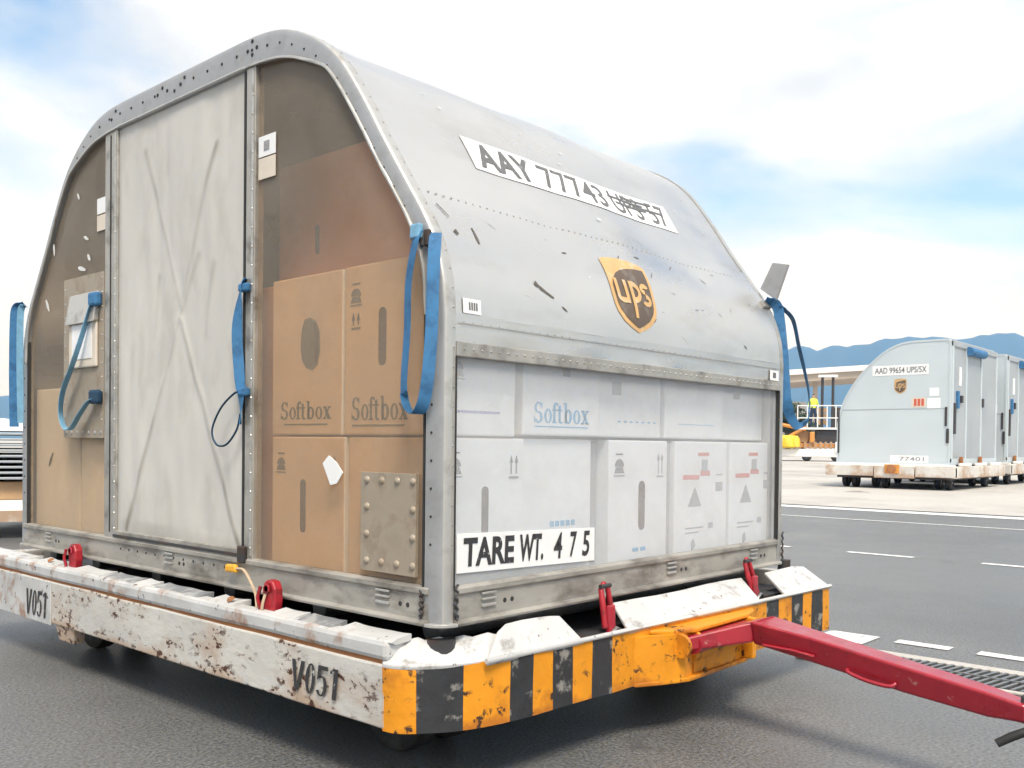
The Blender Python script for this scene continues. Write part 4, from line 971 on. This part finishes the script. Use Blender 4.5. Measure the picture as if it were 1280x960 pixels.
g.build('gusset', 'paint_yellow', br, smooth=35)
g = G(); g.box(1.50, 1.53, -.25, fy(1.5), .213, .376); g.build('gusset', 'paint_yellow', br, bevel=.003)
g = G(); fp_ = [(1.13, -.20), (1.25, -.212), (1.42, -.212), (1.55, -.195), (1.65, fy(1.65)-.001)]
for (xa, ya), (xb, yb) in zip(fp_, fp_[1:]): g.hexa([(xa, ya, .2135), (xb, yb, .2135), (xb, yb, .292), (xa, ya, .292)], [(xa, ya+.012, .2135), (xb, yb+.012, .2135), (xb, yb+.012, .292), (xa, ya+.012, .292)])
g.build('front_plate', 'paint_yellow', br, smooth=35)
G().cyl((1.30, -.16, .30), (1, 0, 0), .062, .38, 20).build('hinge_tube', 'paint_yellow', br, smooth=40)
G().cyl((1.30, -.215, .335), (1, 0, 0), .017, .58, 12).build('hinge_pin', 'steel_dark', br, smooth=40)
for x in (1.01, 1.10, 1.52): G().cyl((x, -.215, .335), (1, 0, 0), .044, .016, 18).build('hinge_eye', 'paint_yellow', br, smooth=40)
dbar = thing('drawbar', (1.15, -.8, 0), 'long red steel drawbar hinged to the yellow bracket of the near dolly', 'drawbar')
EN = Vector((1.135, -1.335, .283)); RT = Vector((1.27, -.40, .385))
def sect(c, hw, zt_, zb_): return [(c[0]-hw*.72, c[1], zb_), (c[0]+hw*.72, c[1], zb_), (c[0]+hw*1.05, c[1], zt_), (c[0]-hw*1.05, c[1], zt_)]
st_ = [(RT, .085, .428, .340), (RT.lerp(EN, .25), .062, .404, .312), (RT.lerp(EN, .6), .054, .365, .274), (RT.lerp(EN, .88), .046, .334, .254), (EN, .036, .314, .258)]
g = G()
for (a, h1, t1, b1), (b, h2, t2, b2) in zip(st_, st_[1:]): pass
vs = [Vector(p) for (c, h, t, b) in st_ for p in sect(c, h, t, b)]; fs = [(3, 2, 1, 0), tuple(4*(len(st_)-1)+k for k in range(4))]
for i in range(len(st_)-1):
    for k in range(4): fs.append((4*i+k, 4*i+(k+1) % 4, 4*i+4+(k+1) % 4, 4*i+4+k))
g.add(vs, fs); g.build('bar', 'paint_red', dbar, bevel=.010, segs=3)
for xa, xb in ((1.055, 1.225), (1.475, 1.315)):
    g = G(); s_ = -1 if xa < 1.2 else 1
    g.hexa([(xa-.028, -.212, .310), (xa+.028, -.212, .310), (xa+.028, -.212, .360), (xa-.028, -.212, .360)], [(xb-.035, -.405, .349), (xb+.035, -.405, .349), (xb+.03, -.405, .4255), (xb-.03, -.405, .4255)])
    g.build('fork_arm', 'paint_red', dbar, bevel=.008)
G().prism([(1.075, -.235, .362), (1.455, -.235, .362), (1.335, -.42, .4245), (1.205, -.42, .4245)], (0, -.002, .006)).build('fork_web', 'paint_red', dbar, bevel=.002)
G().cyl((1.265, -.232, .335), (1, 0, 0), .036, .40, 16).build('cross_tube', 'paint_red', dbar, smooth=40)
pb = RT.lerp(EN, .50)
g = G(); hp_ = [RT.lerp(EN, .40)+Vector((-.052, 0, -.028)), RT.lerp(EN, .41)+Vector((-.062, 0, -.034)), RT.lerp(EN, .48)+Vector((-.066, 0, -.040)), RT.lerp(EN, .56)+Vector((-.062, 0, -.036)), RT.lerp(EN, .58)+Vector((-.048, 0, -.024))]
g.tube(bez(hp_, 6), .007, 8); g.build('grab_handle', 'paint_red', dbar, smooth=60)
g = G(); g.tube([RT.lerp(EN, .05)+Vector((-.066, 0, -.035)), RT.lerp(EN, .18)+Vector((-.066, 0, -.020)), RT.lerp(EN, .27)+Vector((-.062, 0, -.018))], .006, 6); g.build('weld_bead', 'paint_red', dbar, smooth=60)
# coupling at the end: eye, hook, dark lever
ey = G(); c = EN+Vector((.0, -.06, .0)); ey.tube([c+Vector((.04*math.cos(t), .06*math.sin(t), 0)) for t in [k*math.pi/8 for k in range(17)]], .013, 8); ey.build('tow_eye', 'steel', dbar, smooth=60)
g = G(); g.hexa([EN+Vector(v) for v in ((-.018, .02, .01), (.02, .02, .01), (.02, .02, .055), (-.018, .02, .055))], [EN+Vector(v) for v in ((-.012, -.14, .02), (.018, -.14, .02), (.018, -.14, .075), (-.012, -.14, .075))]); g.build('coupling_block', 'steel_dark', dbar, bevel=.006)
g = G(); g.tube([EN+Vector((.0, -.06, -.015)), EN+Vector((-.02, -.02, -.035)), EN+Vector((-.045, .035, -.065)), EN+Vector((-.065, .070, -.088))], [.012, .013, .014, .013], 8); g.build('release_lever', 'rubber', dbar, smooth=60)
g = G(); g.tube([EN+Vector((.0, .03, -.022)), EN+Vector((.0, -.05, -.03)), EN+Vector((.0, -.14, -.03))], .008, 6); g.build('safety_pin', 'steel', dbar, smooth=60)
G().box(1.11, 1.16, -1.52, -1.42, .28, .52).build('coupling_post', 'steel_dark', dbar, bevel=.008)

# wheels of the near dolly
def wheel(parent, c, r, w, ax=(1, 0, 0), rim='steel_dark'):
    c = Vector(c); ax = Vector(ax); g = G(); n = 28
    prof = [(-.5, .55), (-.5, .86), (-.42, .96), (-.25, 1.0), (.25, 1.0), (.42, .96), (.5, .86), (.5, .55)]
    a = ax.orthogonal().normalized(); b = ax.cross(a); vs = []
    for t, rr in prof: vs += [c+ax*t*w+(a*math.cos(2*math.pi*k/n)+b*math.sin(2*math.pi*k/n))*r*rr for k in range(n)]
    fs = [(i*n+k, i*n+(k+1) % n, (i+1)*n+(k+1) % n, (i+1)*n+k) for i in range(len(prof)-1) for k in range(n)]
    g.add(vs, fs); o = g.build('wheel', 'rubber', parent, smooth=40)
    G().cyl(c, ax, r*.55, w*.8, 20).build('rim', rim, o, bevel=.004)
    G().cyl(c, ax, r*.16, w*1.08, 12).build('hub', 'steel', o)
    return o
for x in (.32, 1.92):
    for y in (.42, 2.75):
        for dx in (-.10, .10): wheel(dl, (x+dx, y, .165), .165, .10)
        G().box(x-.03, x+.03, y-.06, y+.06, .13, .34).build('axle_fork', 'steel_dark', dl, bevel=.006)
G().box(.1, 2.15, 1.2, 1.3, .225, .329).build('cross_member', 'steel_dark', dl); G().box(1.05, 1.2, .05, 3.4, .19, .326).build('spine', 'steel_dark', dl)

# ---------------------------------------------------------------- far containers on dollies
def far_set(x, y, tagrow, lab_c, lab_d, first=True):
    z0 = gz(x+1.5); bz = z0+.50; fw, fd, fh = 2.235, 3.10, 2.44
    c = thing('cargo_container', (x+fd/2, y+fw/2, bz), lab_c, 'container', 'far containers in a row on the apron')
    # profile in the y/z plane: straight at y, curved at the far (left) side
    pf = [(0, 0), (0, 2.38), (.05, 2.44), (.72, 2.44), (.98, 2.40), (1.25, 2.28), (1.52, 2.07), (1.78, 1.80), (1.99, 1.50), (2.13, 1.22), (2.20, .98), (fw, .80), (fw, 0)]
    pf = pf[:3]+catmull(pf[3:12], 3)+[pf[-1]]
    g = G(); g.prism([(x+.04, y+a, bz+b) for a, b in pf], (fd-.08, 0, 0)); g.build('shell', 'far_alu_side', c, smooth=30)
    g = G(); n = len(pf); cx, cy_ = 1.0, 1.1; ins = [(a+(cx-a)*.035, b+(cy_-b)*.03) for a, b in pf]
    A = [Vector((x+.0, y+a, bz+b)) for a, b in pf]; B = [Vector((x+.0, y+a, bz+b)) for a, b in ins]
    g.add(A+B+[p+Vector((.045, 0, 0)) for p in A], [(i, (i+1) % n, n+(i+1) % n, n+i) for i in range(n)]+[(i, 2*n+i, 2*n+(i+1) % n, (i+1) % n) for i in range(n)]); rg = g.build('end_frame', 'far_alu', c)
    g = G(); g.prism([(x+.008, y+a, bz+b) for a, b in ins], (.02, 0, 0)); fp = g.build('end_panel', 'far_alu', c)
    F = lambda u, v: Vector((x+.004, y+fw-u, bz+v))           # u runs to the right as seen by the camera
    g = G(); put(g, SQ, F, (.06, fw-.06, 1.085, 1.10)); g.build('panel_seam', 'far_alu_side', fp)
    np_ = G(); put(np_, SQ, F, (.72, 1.82, 1.77, 1.97)); np_ = np_.build('number_plate', 'label_white', c)
    g = G(); put(g, text_geo(tagrow, .01), lambda u, v: F(u, v)+Vector((-.003, 0, 0)), (.77, 1.78, 1.81, 1.93)); g.build('lettering', 'ink_grey', np_)
    shield(lambda u, v, o: F(u, v)+Vector((-o, 0, 0)), (1.16, 1.40, 1.40, 1.70), c, (), (.002, .005, .008))
    g = G(); put(g, SQ, F, (1.50, 1.78, 1.12, 1.32)); s_ = g.build('placard', 'ups_gold', c); s_.data.materials[0] = MATS['label_cream']
    g = G()
    for k in range(3): put(g, SQ, lambda u, v: F(u, v)+Vector((-.004, 0, 0)), (1.55+k*.07, 1.60+k*.07, 1.15, 1.29))
    g.build('print', 'ink_red', s_)
    g = G(); put(g, SQ, F, (1.84, 2.02, 1.34, 1.50)); g.build('sticker', 'label_white', c)
    g = G(); put(g, SQ, F, (1.80, 2.05, 1.10, 1.30)); g.build('sticker', 'label_white', c)
    np2 = G(); put(np2, SQ, F, (1.10, 1.84, .03, .17)); np2 = np2.build('number_plate', 'label_white', c)
    g = G(); put(g, text_geo('77401', .01), lambda u, v: F(u, v)+Vector((-.003, 0, 0)), (1.28, 1.76, .06, .145)); g.build('lettering', 'ink_faint', np2)
    # side facing the camera's right: posts, door, header roll, straps
    for xx in (.0, .85, 1.86, 2.95): G().box(x+xx+.03, x+xx+.11, y-.022, y+.002, bz+.05, bz+2.40).build('side_post', 'far_alu', c)
    G().box(x+.03, x+fd-.03, y-.03, y+.0, bz+.0, bz+.12).build('base_rail', 'far_alu', c)
    G().box(x+.03, x+fd-.03, y-.026, y+.0, bz+2.30, bz+2.40).build('header', 'far_alu_side', c)
    G().cyl((x+1.40, y-.06, bz+2.26), (1, 0, 0), .085, 1.0, 12).build('door_roll', 'strap', c, smooth=40)
    g = G(); g.box(x+.50, x+.62, y-.012, y, bz+1.55, bz+1.92); g.build('sticker', 'label_white', c)
    for xx, zz, h in ((.32, 1.10, .34), (.55, 1.22, .14), (1.95, 1.18, .18), (.12, .60, .6)): G().box(x+xx, x+xx+.10, y-.045, y-.001, bz+zz, bz+zz+h).build('strap', 'strap' if h == .34 else 'steel_dark', c)
    for yy, z_ in ((fw-.03, .2), ): G().box(x-.012, x+.002, y+yy-.025, y+yy+.005, bz+z_, bz+z_+.85).build('strap', 'steel_dark', c)
    G().box(x-.012, x+.002, y+.06, y+.10, bz+.75, bz+1.12).build('strap', 'steel_dark', c); G().box(x-.014, x+.002, y+.02, y+.07, bz+.42, bz+.70).build('strap', 'steel_dark', c)
    # dolly
    d = thing('cargo_dolly', (x+fd/2, y+fw/2, z0), lab_d, 'dolly', 'far dollies in a row on the apron')
    G().box(x-.05, x+fd+.05, y-.05, y+fw+.05, z0+.36, z0+.47).build('deck_frame', 'steel_dark', d); G().box(x+.0, x+fd, y+.02, y+fw-.02, z0+.20, z0+.355).build('chassis_or_shade_block', 'steel_dark', d)  # second box is an added block, shading the ground beneath
    for ya, yb, za, zb_, xa, m in ((y-.16, y+.58, .25, .45, -.18, 'far_white'), (y+.60, y+1.38, .22, .46, -.20, 'far_white'), (y+1.40, y+fw+.16, .25, .46, -.18, 'far_white')): G().box(x+xa, x-.06, ya, yb, z0+za, z0+zb_).build('front_beam', m, d, bevel=.01)
    G().box(x-.10, x+.0, y-.12, y+fw+.10, z0+.452, z0+.50).build('edge_rail', 'roof_white', d, bevel=.008)
    G().box(x-.16, x+fd+.16, y-.16, y-.08, z0+.24, z0+.47).build('side_beam', 'far_white', d, bevel=.01); G().box(x-.16, x+fd+.16, y+fw+.08, y+fw+.16, z0+.34, z0+.47).build('side_beam', 'far_white', d, bevel=.01)
    for k in range(3): G().box(x+.3+k*1.05, x+1.0+k*1.05, y-.12, y-.07, z0+.473, z0+.53).build('rail_plate', 'roof_white', d, bevel=.01)
    for xx in (.45, 1.7): G().box(x+xx, x+xx+.08, y-.10, y-.04, z0+.50, z0+.66).build('lock', 'far_rust', d, bevel=.01)
    G().cyl((x-.22, y+1.02, z0+.40), (1, 0, 0), .09, .10, 12).build('tow_socket', 'far_rust', d); G().box(x-.24, x-.15, y+.88, y+1.16, z0+.31, z0+.49).build('tow_bracket', 'orange_paint', d, bevel=.01)
    for xx in (.35, 2.65):
        for yy in (.18, .42, 1.40, 1.66, 2.02, 2.26):
            if xx > 1 and .5 < yy < 1.9: continue
            wheel(d, (x+xx+random.uniform(-.12, .12), y+yy-.1, z0+.15), .15, .10, (0, 1, 0))
    return c, d
far_set(17.17, 3.77, 'AAD 99654 UPS/5X', 'pale grey air cargo container with curved left edge, nearer of the two in the distance', 'rusty white dolly under the nearer pale container in the distance')
far_set(21.15, 3.79, 'AAD 90871 UPS/5X', 'pale grey air cargo container cut off by the right picture edge', 'white dolly under the container cut off by the right picture edge')

# ---------------------------------------------------------------- loader with a worker
def az_pt(px, d, z=0.):
    a = YAW-math.atan((px-640)/FPX); return Vector((CAM.x+math.cos(a)*d, CAM.y+math.sin(a)*d, z))
lo = az_pt(1020, 50.); zl = gz(lo.x)
ld = thing('cargo_loader', (lo.x, lo.y, zl), 'orange and white cargo loader with railed platform behind the far containers', 'loader')
la = YAW-math.atan((1020-640)/FPX); LR = Vector((math.sin(la), -math.cos(la), 0)); LF_ = Vector((math.cos(la), math.sin(la), 0))
def lbx(name, m, r0, r1, f0, f1, z0, z1, par=None, bev=0.0):
    pts_ = [lo+LR*r0+LF_*f0, lo+LR*r1+LF_*f0, lo+LR*r1+LF_*f1, lo+LR*r0+LF_*f1]
    return G().hexa([Vector((p.x, p.y, zl+z0)) for p in pts_], [Vector((p.x, p.y, zl+z1)) for p in pts_]).build(name, m, par or ld, bevel=bev)
lbx('chassis_or_shade_block', 'roof_white', -2.6, 1.25, 0, 2.2, .22, .62, bev=.04)
lbx('fender', 'roof_white', .9, 1.45, -.1, .3, .45, 1.0, bev=.05)
for r_ in (-1.9, -.45, .95): 
    p = lo+LR*r_+LF_*.15; wheel(ld, (p.x, p.y, zl+.24), .24, .25, LF_)
lbx('deck', 'orange_paint', -2.6, 1.2, .1, 2.1, .70, .92, bev=.02)
for k in range(9): lbx('deck_slat', 'tan_wood', -1.1+k*.25, -.98+k*.25, .02, .1, .64, 1.0)
lbx('hood', 'yellow_paint', -1.95, -.98, -.25, .9, .66, 1.32, bev=.12); lbx('cab_panel', 'orange_paint', -2.6, -1.98, -.2, 1.2, .66, 1.75, bev=.08); lbx('ballast_box', 'orange_paint', -.32, -.08, -.1, .6, .95, 1.5, bev=.05)
lbx('engine_cover', 'steel_dark', -.05, 1.1, .2, 1.6, .95, 1.60, bev=.05); lbx('engine_cover', 'tan_wood', -.95, -.35, .3, 1.4, .95, 1.55, bev=.05)
lbx('platform', 'roof_white', -.95, 1.25, .0, 2.0, 1.62, 1.72)
g = G(); a_ = lo+LR*-2.4+LF_*.1; b_ = lo+LR*-.5+LF_*.1; g.tube([(a_.x, a_.y, zl+2.0), (b_.x, b_.y, zl+1.62)], .09, 8); g.build('lift_arm', 'orange_paint', ld)
g = G(); a_ = lo+LR*-1.9+LF_*.1; g.tube([(a_.x, a_.y, zl+.9), (b_.x, b_.y, zl+1.75)], .09, 8); g.build('lift_arm', 'orange_paint', ld)
for r_, s_ in ((-1.35, .32), (-1.0, .22)):
    p = lo+LR*r_+LF_*-.05; g = G(); g.tube([(p.x, p.y, zl+.70), (p.x, p.y, zl+.74), (p.x, p.y, zl+1.15), (p.x, p.y, zl+1.30)], [s_*.7, s_, s_*.95, s_*.4], 12); g.build('fuel_drum', 'yellow_paint', ld, smooth=50)
for r_ in (-.92, -.45, .05, .5, .92, 1.22):
    p = lo+LR*r_; G().tube([(p.x, p.y, zl+1.72), (p.x, p.y, zl+2.85)], .030, 6).build('railing_post', 'roof_white', ld)
for z in (2.2, 2.82):
    a_ = lo+LR*-.92; b_ = lo+LR*1.22; G().tube([(a_.x, a_.y, zl+z), (b_.x, b_.y, zl+z)], .030, 6).build('railing', 'roof_white', ld)
for r_ in (.26, .78):
    p = lo+LR*r_+LF_*1.2; G().tube([(p.x, p.y, zl+1.7), (p.x, p.y, zl+4.35)], .075, 8).build('mast', 'steel_dark', ld)
lbx('mast_head', 'roof_white', .05, 1.0, 1.0, 1.4, 4.33, 4.45); lbx('control_box', 'steel_dark', .70, 1.15, .5, 1.3, 1.75, 2.75, bev=.03)
for k in range(3): lbx('crate', 'tan_wood', .05+k*.02, .55, 1.2, 1.6, 1.9+k*.3, 2.15+k*.3)

# the worker: one skinned body, vest as clothing
pw = lo+LR*-.17+LF_*.35; pz = zl+1.725
def person():
    J = {'pel': (0, 0, .92), 'bel': (0, 0, 1.08), 'che': (0, .01, 1.30), 'nek': (0, .0, 1.47), 'hed': (0, -.02, 1.58), 'top': (0, -.01, 1.72),
         'shl': (-.17, 0, 1.40), 'ell': (-.25, .02, 1.14), 'wrl': (-.22, -.10, .92), 'hal': (-.21, -.14, .85),
         'shr': (.17, 0, 1.40), 'elr': (.25, .0, 1.14), 'wrr': (.20, -.14, .98), 'har': (.18, -.19, .93),
         'hil': (-.09, 0, .88), 'knl': (-.10, -.02, .49), 'anl': (-.11, .02, .09), 'tol': (-.12, -.13, .04),
         'hir': (.09, 0, .88), 'knr': (.11, -.03, .49), 'anr': (.12, .01, .09), 'tor': (.13, -.14, .04)}
    rad = dict(pel=.15, bel=.14, che=.16, nek=.06, hed=.095, top=.06, shl=.075, ell=.05, wrl=.035, hal=.04, shr=.075, elr=.05, wrr=.035, har=.04, hil=.10, knl=.065, anl=.05, tol=.04, hir=.10, knr=.065, anr=.05, tor=.04)
    ks = list(J); E_ = [('pel', 'bel'), ('bel', 'che'), ('che', 'nek'), ('nek', 'hed'), ('hed', 'top'), ('che', 'shl'), ('shl', 'ell'), ('ell', 'wrl'), ('wrl', 'hal'), ('che', 'shr'), ('shr', 'elr'), ('elr', 'wrr'), ('wrr', 'har'), ('pel', 'hil'), ('hil', 'knl'), ('knl', 'anl'), ('anl', 'tol'), ('pel', 'hir'), ('hir', 'knr'), ('knr', 'anr'), ('anr', 'tor')]
    me = bpy.data.meshes.new('person'); me.from_pydata([J[k] for k in ks], [(ks.index(a), ks.index(b)) for a, b in E_], [])
    o = bpy.data.objects.new('person', me); col.objects.link(o)
    sm = o.modifiers.new('skin', 'SKIN'); sl = me.skin_vertices[0].data
    for i, k in enumerate(ks): sl[i].radius = (rad[k], rad[k]*.85); sl[i].use_root = (k == 'pel')
    o.modifiers.new('sub', 'SUBSURF').levels = 1
    dg = bpy.context.evaluated_depsgraph_get(); m2 = bpy.data.meshes.new_from_object(o.evaluated_get(dg)); o.modifiers.clear(); o.data = m2
    m2.materials.clear()
    for k in ('vest', 'navy', 'skin', 'hair'): m2.materials.append(MATS[k])
    for p in m2.polygons:
        c = p.center; p.material_index = 0 if 1.02 < c.z < 1.49 and abs(c.x) < .32 else (1 if c.z <= 1.02 and not (abs(c.x) > .16 and .80 < c.z < .95 and c.y < -.07) else (3 if c.z > 1.64 or (c.z > 1.55 and c.y > .02) else 2))
    m2.shade_smooth(); return o
pr = person(); pr.location = (pw.x, pw.y, pz); pr.rotation_euler[2] = la-math.pi/2+.4
tag(pr, 'person in yellow safety vest and dark trousers standing on the loader platform', 'person')

# canopy roof behind the loader
cp = az_pt(1000, 85.); ca = YAW-math.atan((1000-640)/FPX); CRt = Vector((math.sin(ca), -math.cos(ca), 0)); CFd = Vector((math.cos(ca), math.sin(ca), 0)); cz = gz(cp.x)
cn = thing('canopy', (cp.x, cp.y, cz), 'long white edged canopy roof on posts in front of the blue hills', 'canopy')
def cbx(name, m, r0, r1, f0, f1, z0, z1, z2=None, z3=None):
    P4 = [cp+CRt*r0+CFd*f0, cp+CRt*r1+CFd*f0, cp+CRt*r1+CFd*f1, cp+CRt*r0+CFd*f1]; zz = [(z0, z1), (z2 if z2 is not None else z0, z3 if z3 is not None else z1)]
    lowr = [Vector((P4[0].x, P4[0].y, cz+zz[0][0])), Vector((P4[1].x, P4[1].y, cz+zz[1][0])), Vector((P4[2].x, P4[2].y, cz+zz[1][0])), Vector((P4[3].x, P4[3].y, cz+zz[0][0]))]
    upr = [Vector((P4[0].x, P4[0].y, cz+zz[0][1])), Vector((P4[1].x, P4[1].y, cz+zz[1][1])), Vector((P4[2].x, P4[2].y, cz+zz[1][1])), Vector((P4[3].x, P4[3].y, cz+zz[0][1]))]
    return G().hexa(lowr, upr).build(name, m, cn)
cbx('roof', 'roof_white', -6, 9.5, 0, 9, 6.7, 7.15, 7.5, 7.95)
cbx('fascia', 'fascia_tan', -6, 9.5, .3, 8.7, 6.0, 6.7, 7.0, 7.5)
for r_ in (-5.5, 1.2, 9.0): cbx('column', 'fascia_tan', r_-.2, r_+.2, 2, 2.4, 0, 6.4)
cbx('rear_wall', 'roof_white', -6, .5, 8, 8.4, 0, 5.0)
# two small trees by the canopy
def tree(px, d, h, label):
    p = az_pt(px, d); z = gz(p.x); t = thing('tree', (p.x, p.y, z), label, 'tree', 'trees beyond the loader')
    g = G(); g.tube([(p.x, p.y, z), (p.x+.1, p.y, z+h*.3), (p.x-.05, p.y+.1, z+h*.6), (p.x, p.y, z+h*.9)], [.22, .17, .11, .04], 8)
    for k in range(6):
        a = k*1.1; zz = z+h*(.3+.08*k); g.tube([(p.x, p.y, zz), (p.x+math.cos(a)*h*.22, p.y+math.sin(a)*h*.22, zz+h*.15)], [.08, .03], 6)
    g.build('trunk', 'bark', t)
    g = G(); rnd = random.Random(px)
    cl_ = [(Vector((rnd.gauss(0, h*.16), rnd.gauss(0, h*.16), h*rnd.uniform(.35, .95))), h*rnd.uniform(.08, .16)) for _ in range(26)]
    for c, r_ in cl_:
        for k in range(90):
            v = Vector((rnd.gauss(0, 1), rnd.gauss(0, 1), rnd.gauss(0, 1))).normalized()*r_*rnd.uniform(.6, 1.05); q = Vector((p.x, p.y, z))+c+v
            a = Vector((rnd.gauss(0, 1), rnd.gauss(0, 1), rnd.gauss(0, 1))).normalized(); b = a.orthogonal().normalized(); s_ = h*.022
            g.add([q-a*s_, q+b*s_, q+a*s_, q-b*s_], [(0, 1, 2, 3)])
    g.build('crown', 'foliage', t)
tree(984, 72, 4.4, 'small dark tree at the edge of the near container, under the canopy')
tree(1003, 76, 3.6, 'low dark tree behind the worker, under the canopy')

# ---------------------------------------------------------------- stack behind the container on the left
def at_left(px, d): return az_pt(px, d)
sp = at_left(6, 11.5); sa = YAW-math.atan((6-640)/FPX); SR = Vector((math.sin(sa), -math.cos(sa), 0)); SFd = Vector((math.cos(sa), math.sin(sa), 0))
def sbx(r0, r1, f0, f1, z0, z1):
    P4 = [sp+SR*r0+SFd*f0, sp+SR*r1+SFd*f0, sp+SR*r1+SFd*f1, sp+SR*r0+SFd*f1]
    return G().hexa([Vector((p.x, p.y, z0)) for p in P4], [Vector((p.x, p.y, z1)) for p in P4])
t = tag(rec(sbx(-1.6, .9, -.1, 2.3, .20, .32).build('cargo_dolly', 'roof_white', None, bevel=.02)), 'white dolly deck under the pallet stack at the left picture edge', 'dolly')
for r_ in (-1.2, .5):
    for f_ in (.25, 1.9): p = sp+SR*r_+SFd*f_; wheel(t, (p.x, p.y, .1), .1, .12, SR)
sbx(-1.6, .9, -.16, -.1, .18, .30).build('front_beam', 'far_white', t); sbx(-1.55, .85, -.04, 2.2, .323, .40).build('deck_board', 'roof_white', t)
tag(rec(sbx(-.14, .6, .1, 1.9, .404, .60).build('wooden_crate', 'tan_wood', None, bevel=.01)), 'brown wooden crate below the stacked pallets at the left edge', 'crate')
tag(rec(sbx(-1.4, -.16, .1, 1.9, .404, .60).build('wooden_crate', 'steel_dark', None, bevel=.01)), 'dark crate below the stacked pallets, beside the brown crate', 'crate')
for k in range(9):
    z = .604+k*.060; o = tag(rec(sbx(-1.45, .75+random.uniform(-.02, .02), 0, 2.0, z+.022, z+.048).build('cargo_pallet', 'far_alu_side', None, bevel=.006)), f"{['lowest', 'second lowest', 'third lowest', 'fourth lowest', 'middle', 'fourth from top', 'third from top', 'second from top', 'topmost'][k]} thin aluminium cargo pallet in the tall stack at the left edge", 'pallet', 'stacked aluminium pallets')
    for r_ in (-1.35, -.45, .45):
        b = sbx(r_, r_+.15, .05, 1.95, z, z+.0215).build('runner', 'steel_dark', o)
net = G(); P0 = []
nn_ = 14
for i in range(nn_+1):
    for j in range(nn_+1):
        r_ = -1.4+2.15*i/nn_; f_ = .02+1.9*j/nn_; e = min(i, nn_-i, j, nn_-j)/nn_; p = sp+SR*r_+SFd*f_
        net.v.append(Vector((p.x, p.y, 1.152+.12*min(1, e*5)+.05*noise.noise(Vector((r_*4, f_*4, 0)))*min(1, e*6)))); P0.append(0)
for i in range(nn_):
    for j in range(nn_): net.f.append([i*(nn_+1)+j, (i+1)*(nn_+1)+j, (i+1)*(nn_+1)+j+1, i*(nn_+1)+j+1]); net.m.append(0)
net = net.build('cargo_net', 'net_white', None, smooth=60); rec(net); tag(net, 'crumpled white cargo net heaped on the pallet stack', 'net')

# ---------------------------------------------------------------- hills and haze
g = G(); na, nr = 420, 14; vs = []
ctrl = [(5, 5.4), (11, 5.5), (13.3, 5.9), (14.4, 6.25), (15.6, 6.1), (16.7, 5.95), (17.8, 6.15), (19.5, 6.2), (21, 5.9), (22.5, 5.75), (24.5, 5.75), (28, 5.5), (45, 4.6), (62, 3.0), (70, 2.3), (80, 2.4), (110, 3)]
def ridge(deg):
    for (a, p), (b, q) in zip(ctrl, ctrl[1:]):
        if a <= deg <= b: return p+(q-p)*(deg-a)/(b-a)
    return 5.5
R0 = 2600
for i in range(na+1):
    deg = -40+170*i/na; e = ridge(deg) if 5 <= deg <= 110 else 5.6
    for j in range(nr+1):
        t = j/nr; rr = R0*(.72+.5*t); hh = math.sin(min(1, t/.56)*math.pi/2)**1.3 if t < .56 else math.cos((t-.56)/.44*math.pi/2)
        h = hh*math.tan(R(e))*R0; h += hh*(1-hh)*90*noise.noise(Vector((deg*.22, t*4, 3)))+hh*7*noise.noise(Vector((deg*1.6, t*4, 8)))+hh*3.5*noise.noise(Vector((deg*5.2, t*9, 2)))
        h *= 1+.05*noise.noise(Vector((deg*.9, t*2, 1))); vs.append((CAM.x+rr*math.cos(R(deg)), CAM.y+rr*math.sin(R(deg)), h-.4))
g.add(vs, [(i*(nr+1)+j, (i+1)*(nr+1)+j, (i+1)*(nr+1)+j+1, i*(nr+1)+j+1) for i in range(na) for j in range(nr)])
struct(g.build('hills', 'hill', None, smooth=60))
HAZE = True
if HAZE:
    m = bpy.data.materials.new('haze'); m.use_nodes = True; t = m.node_tree; t.nodes.clear()
    pv = t.nodes.new('ShaderNodeVolumePrincipled'); pv.inputs['Color'].default_value = (.17, .45, 1, 1); pv.inputs['Absorption Color'].default_value = (1, 1, 1, 1); pv.inputs['Density'].default_value = .00036; pv.inputs['Anisotropy'].default_value = .2
    out = t.nodes.new('ShaderNodeOutputMaterial'); t.links.new(pv.outputs[0], out.inputs['Volume']); MATS['haze'] = m
    struct(G().box(-6200, 6200, -6200, 6200, -1.5, 350).build('haze', 'haze'), 'stuff')
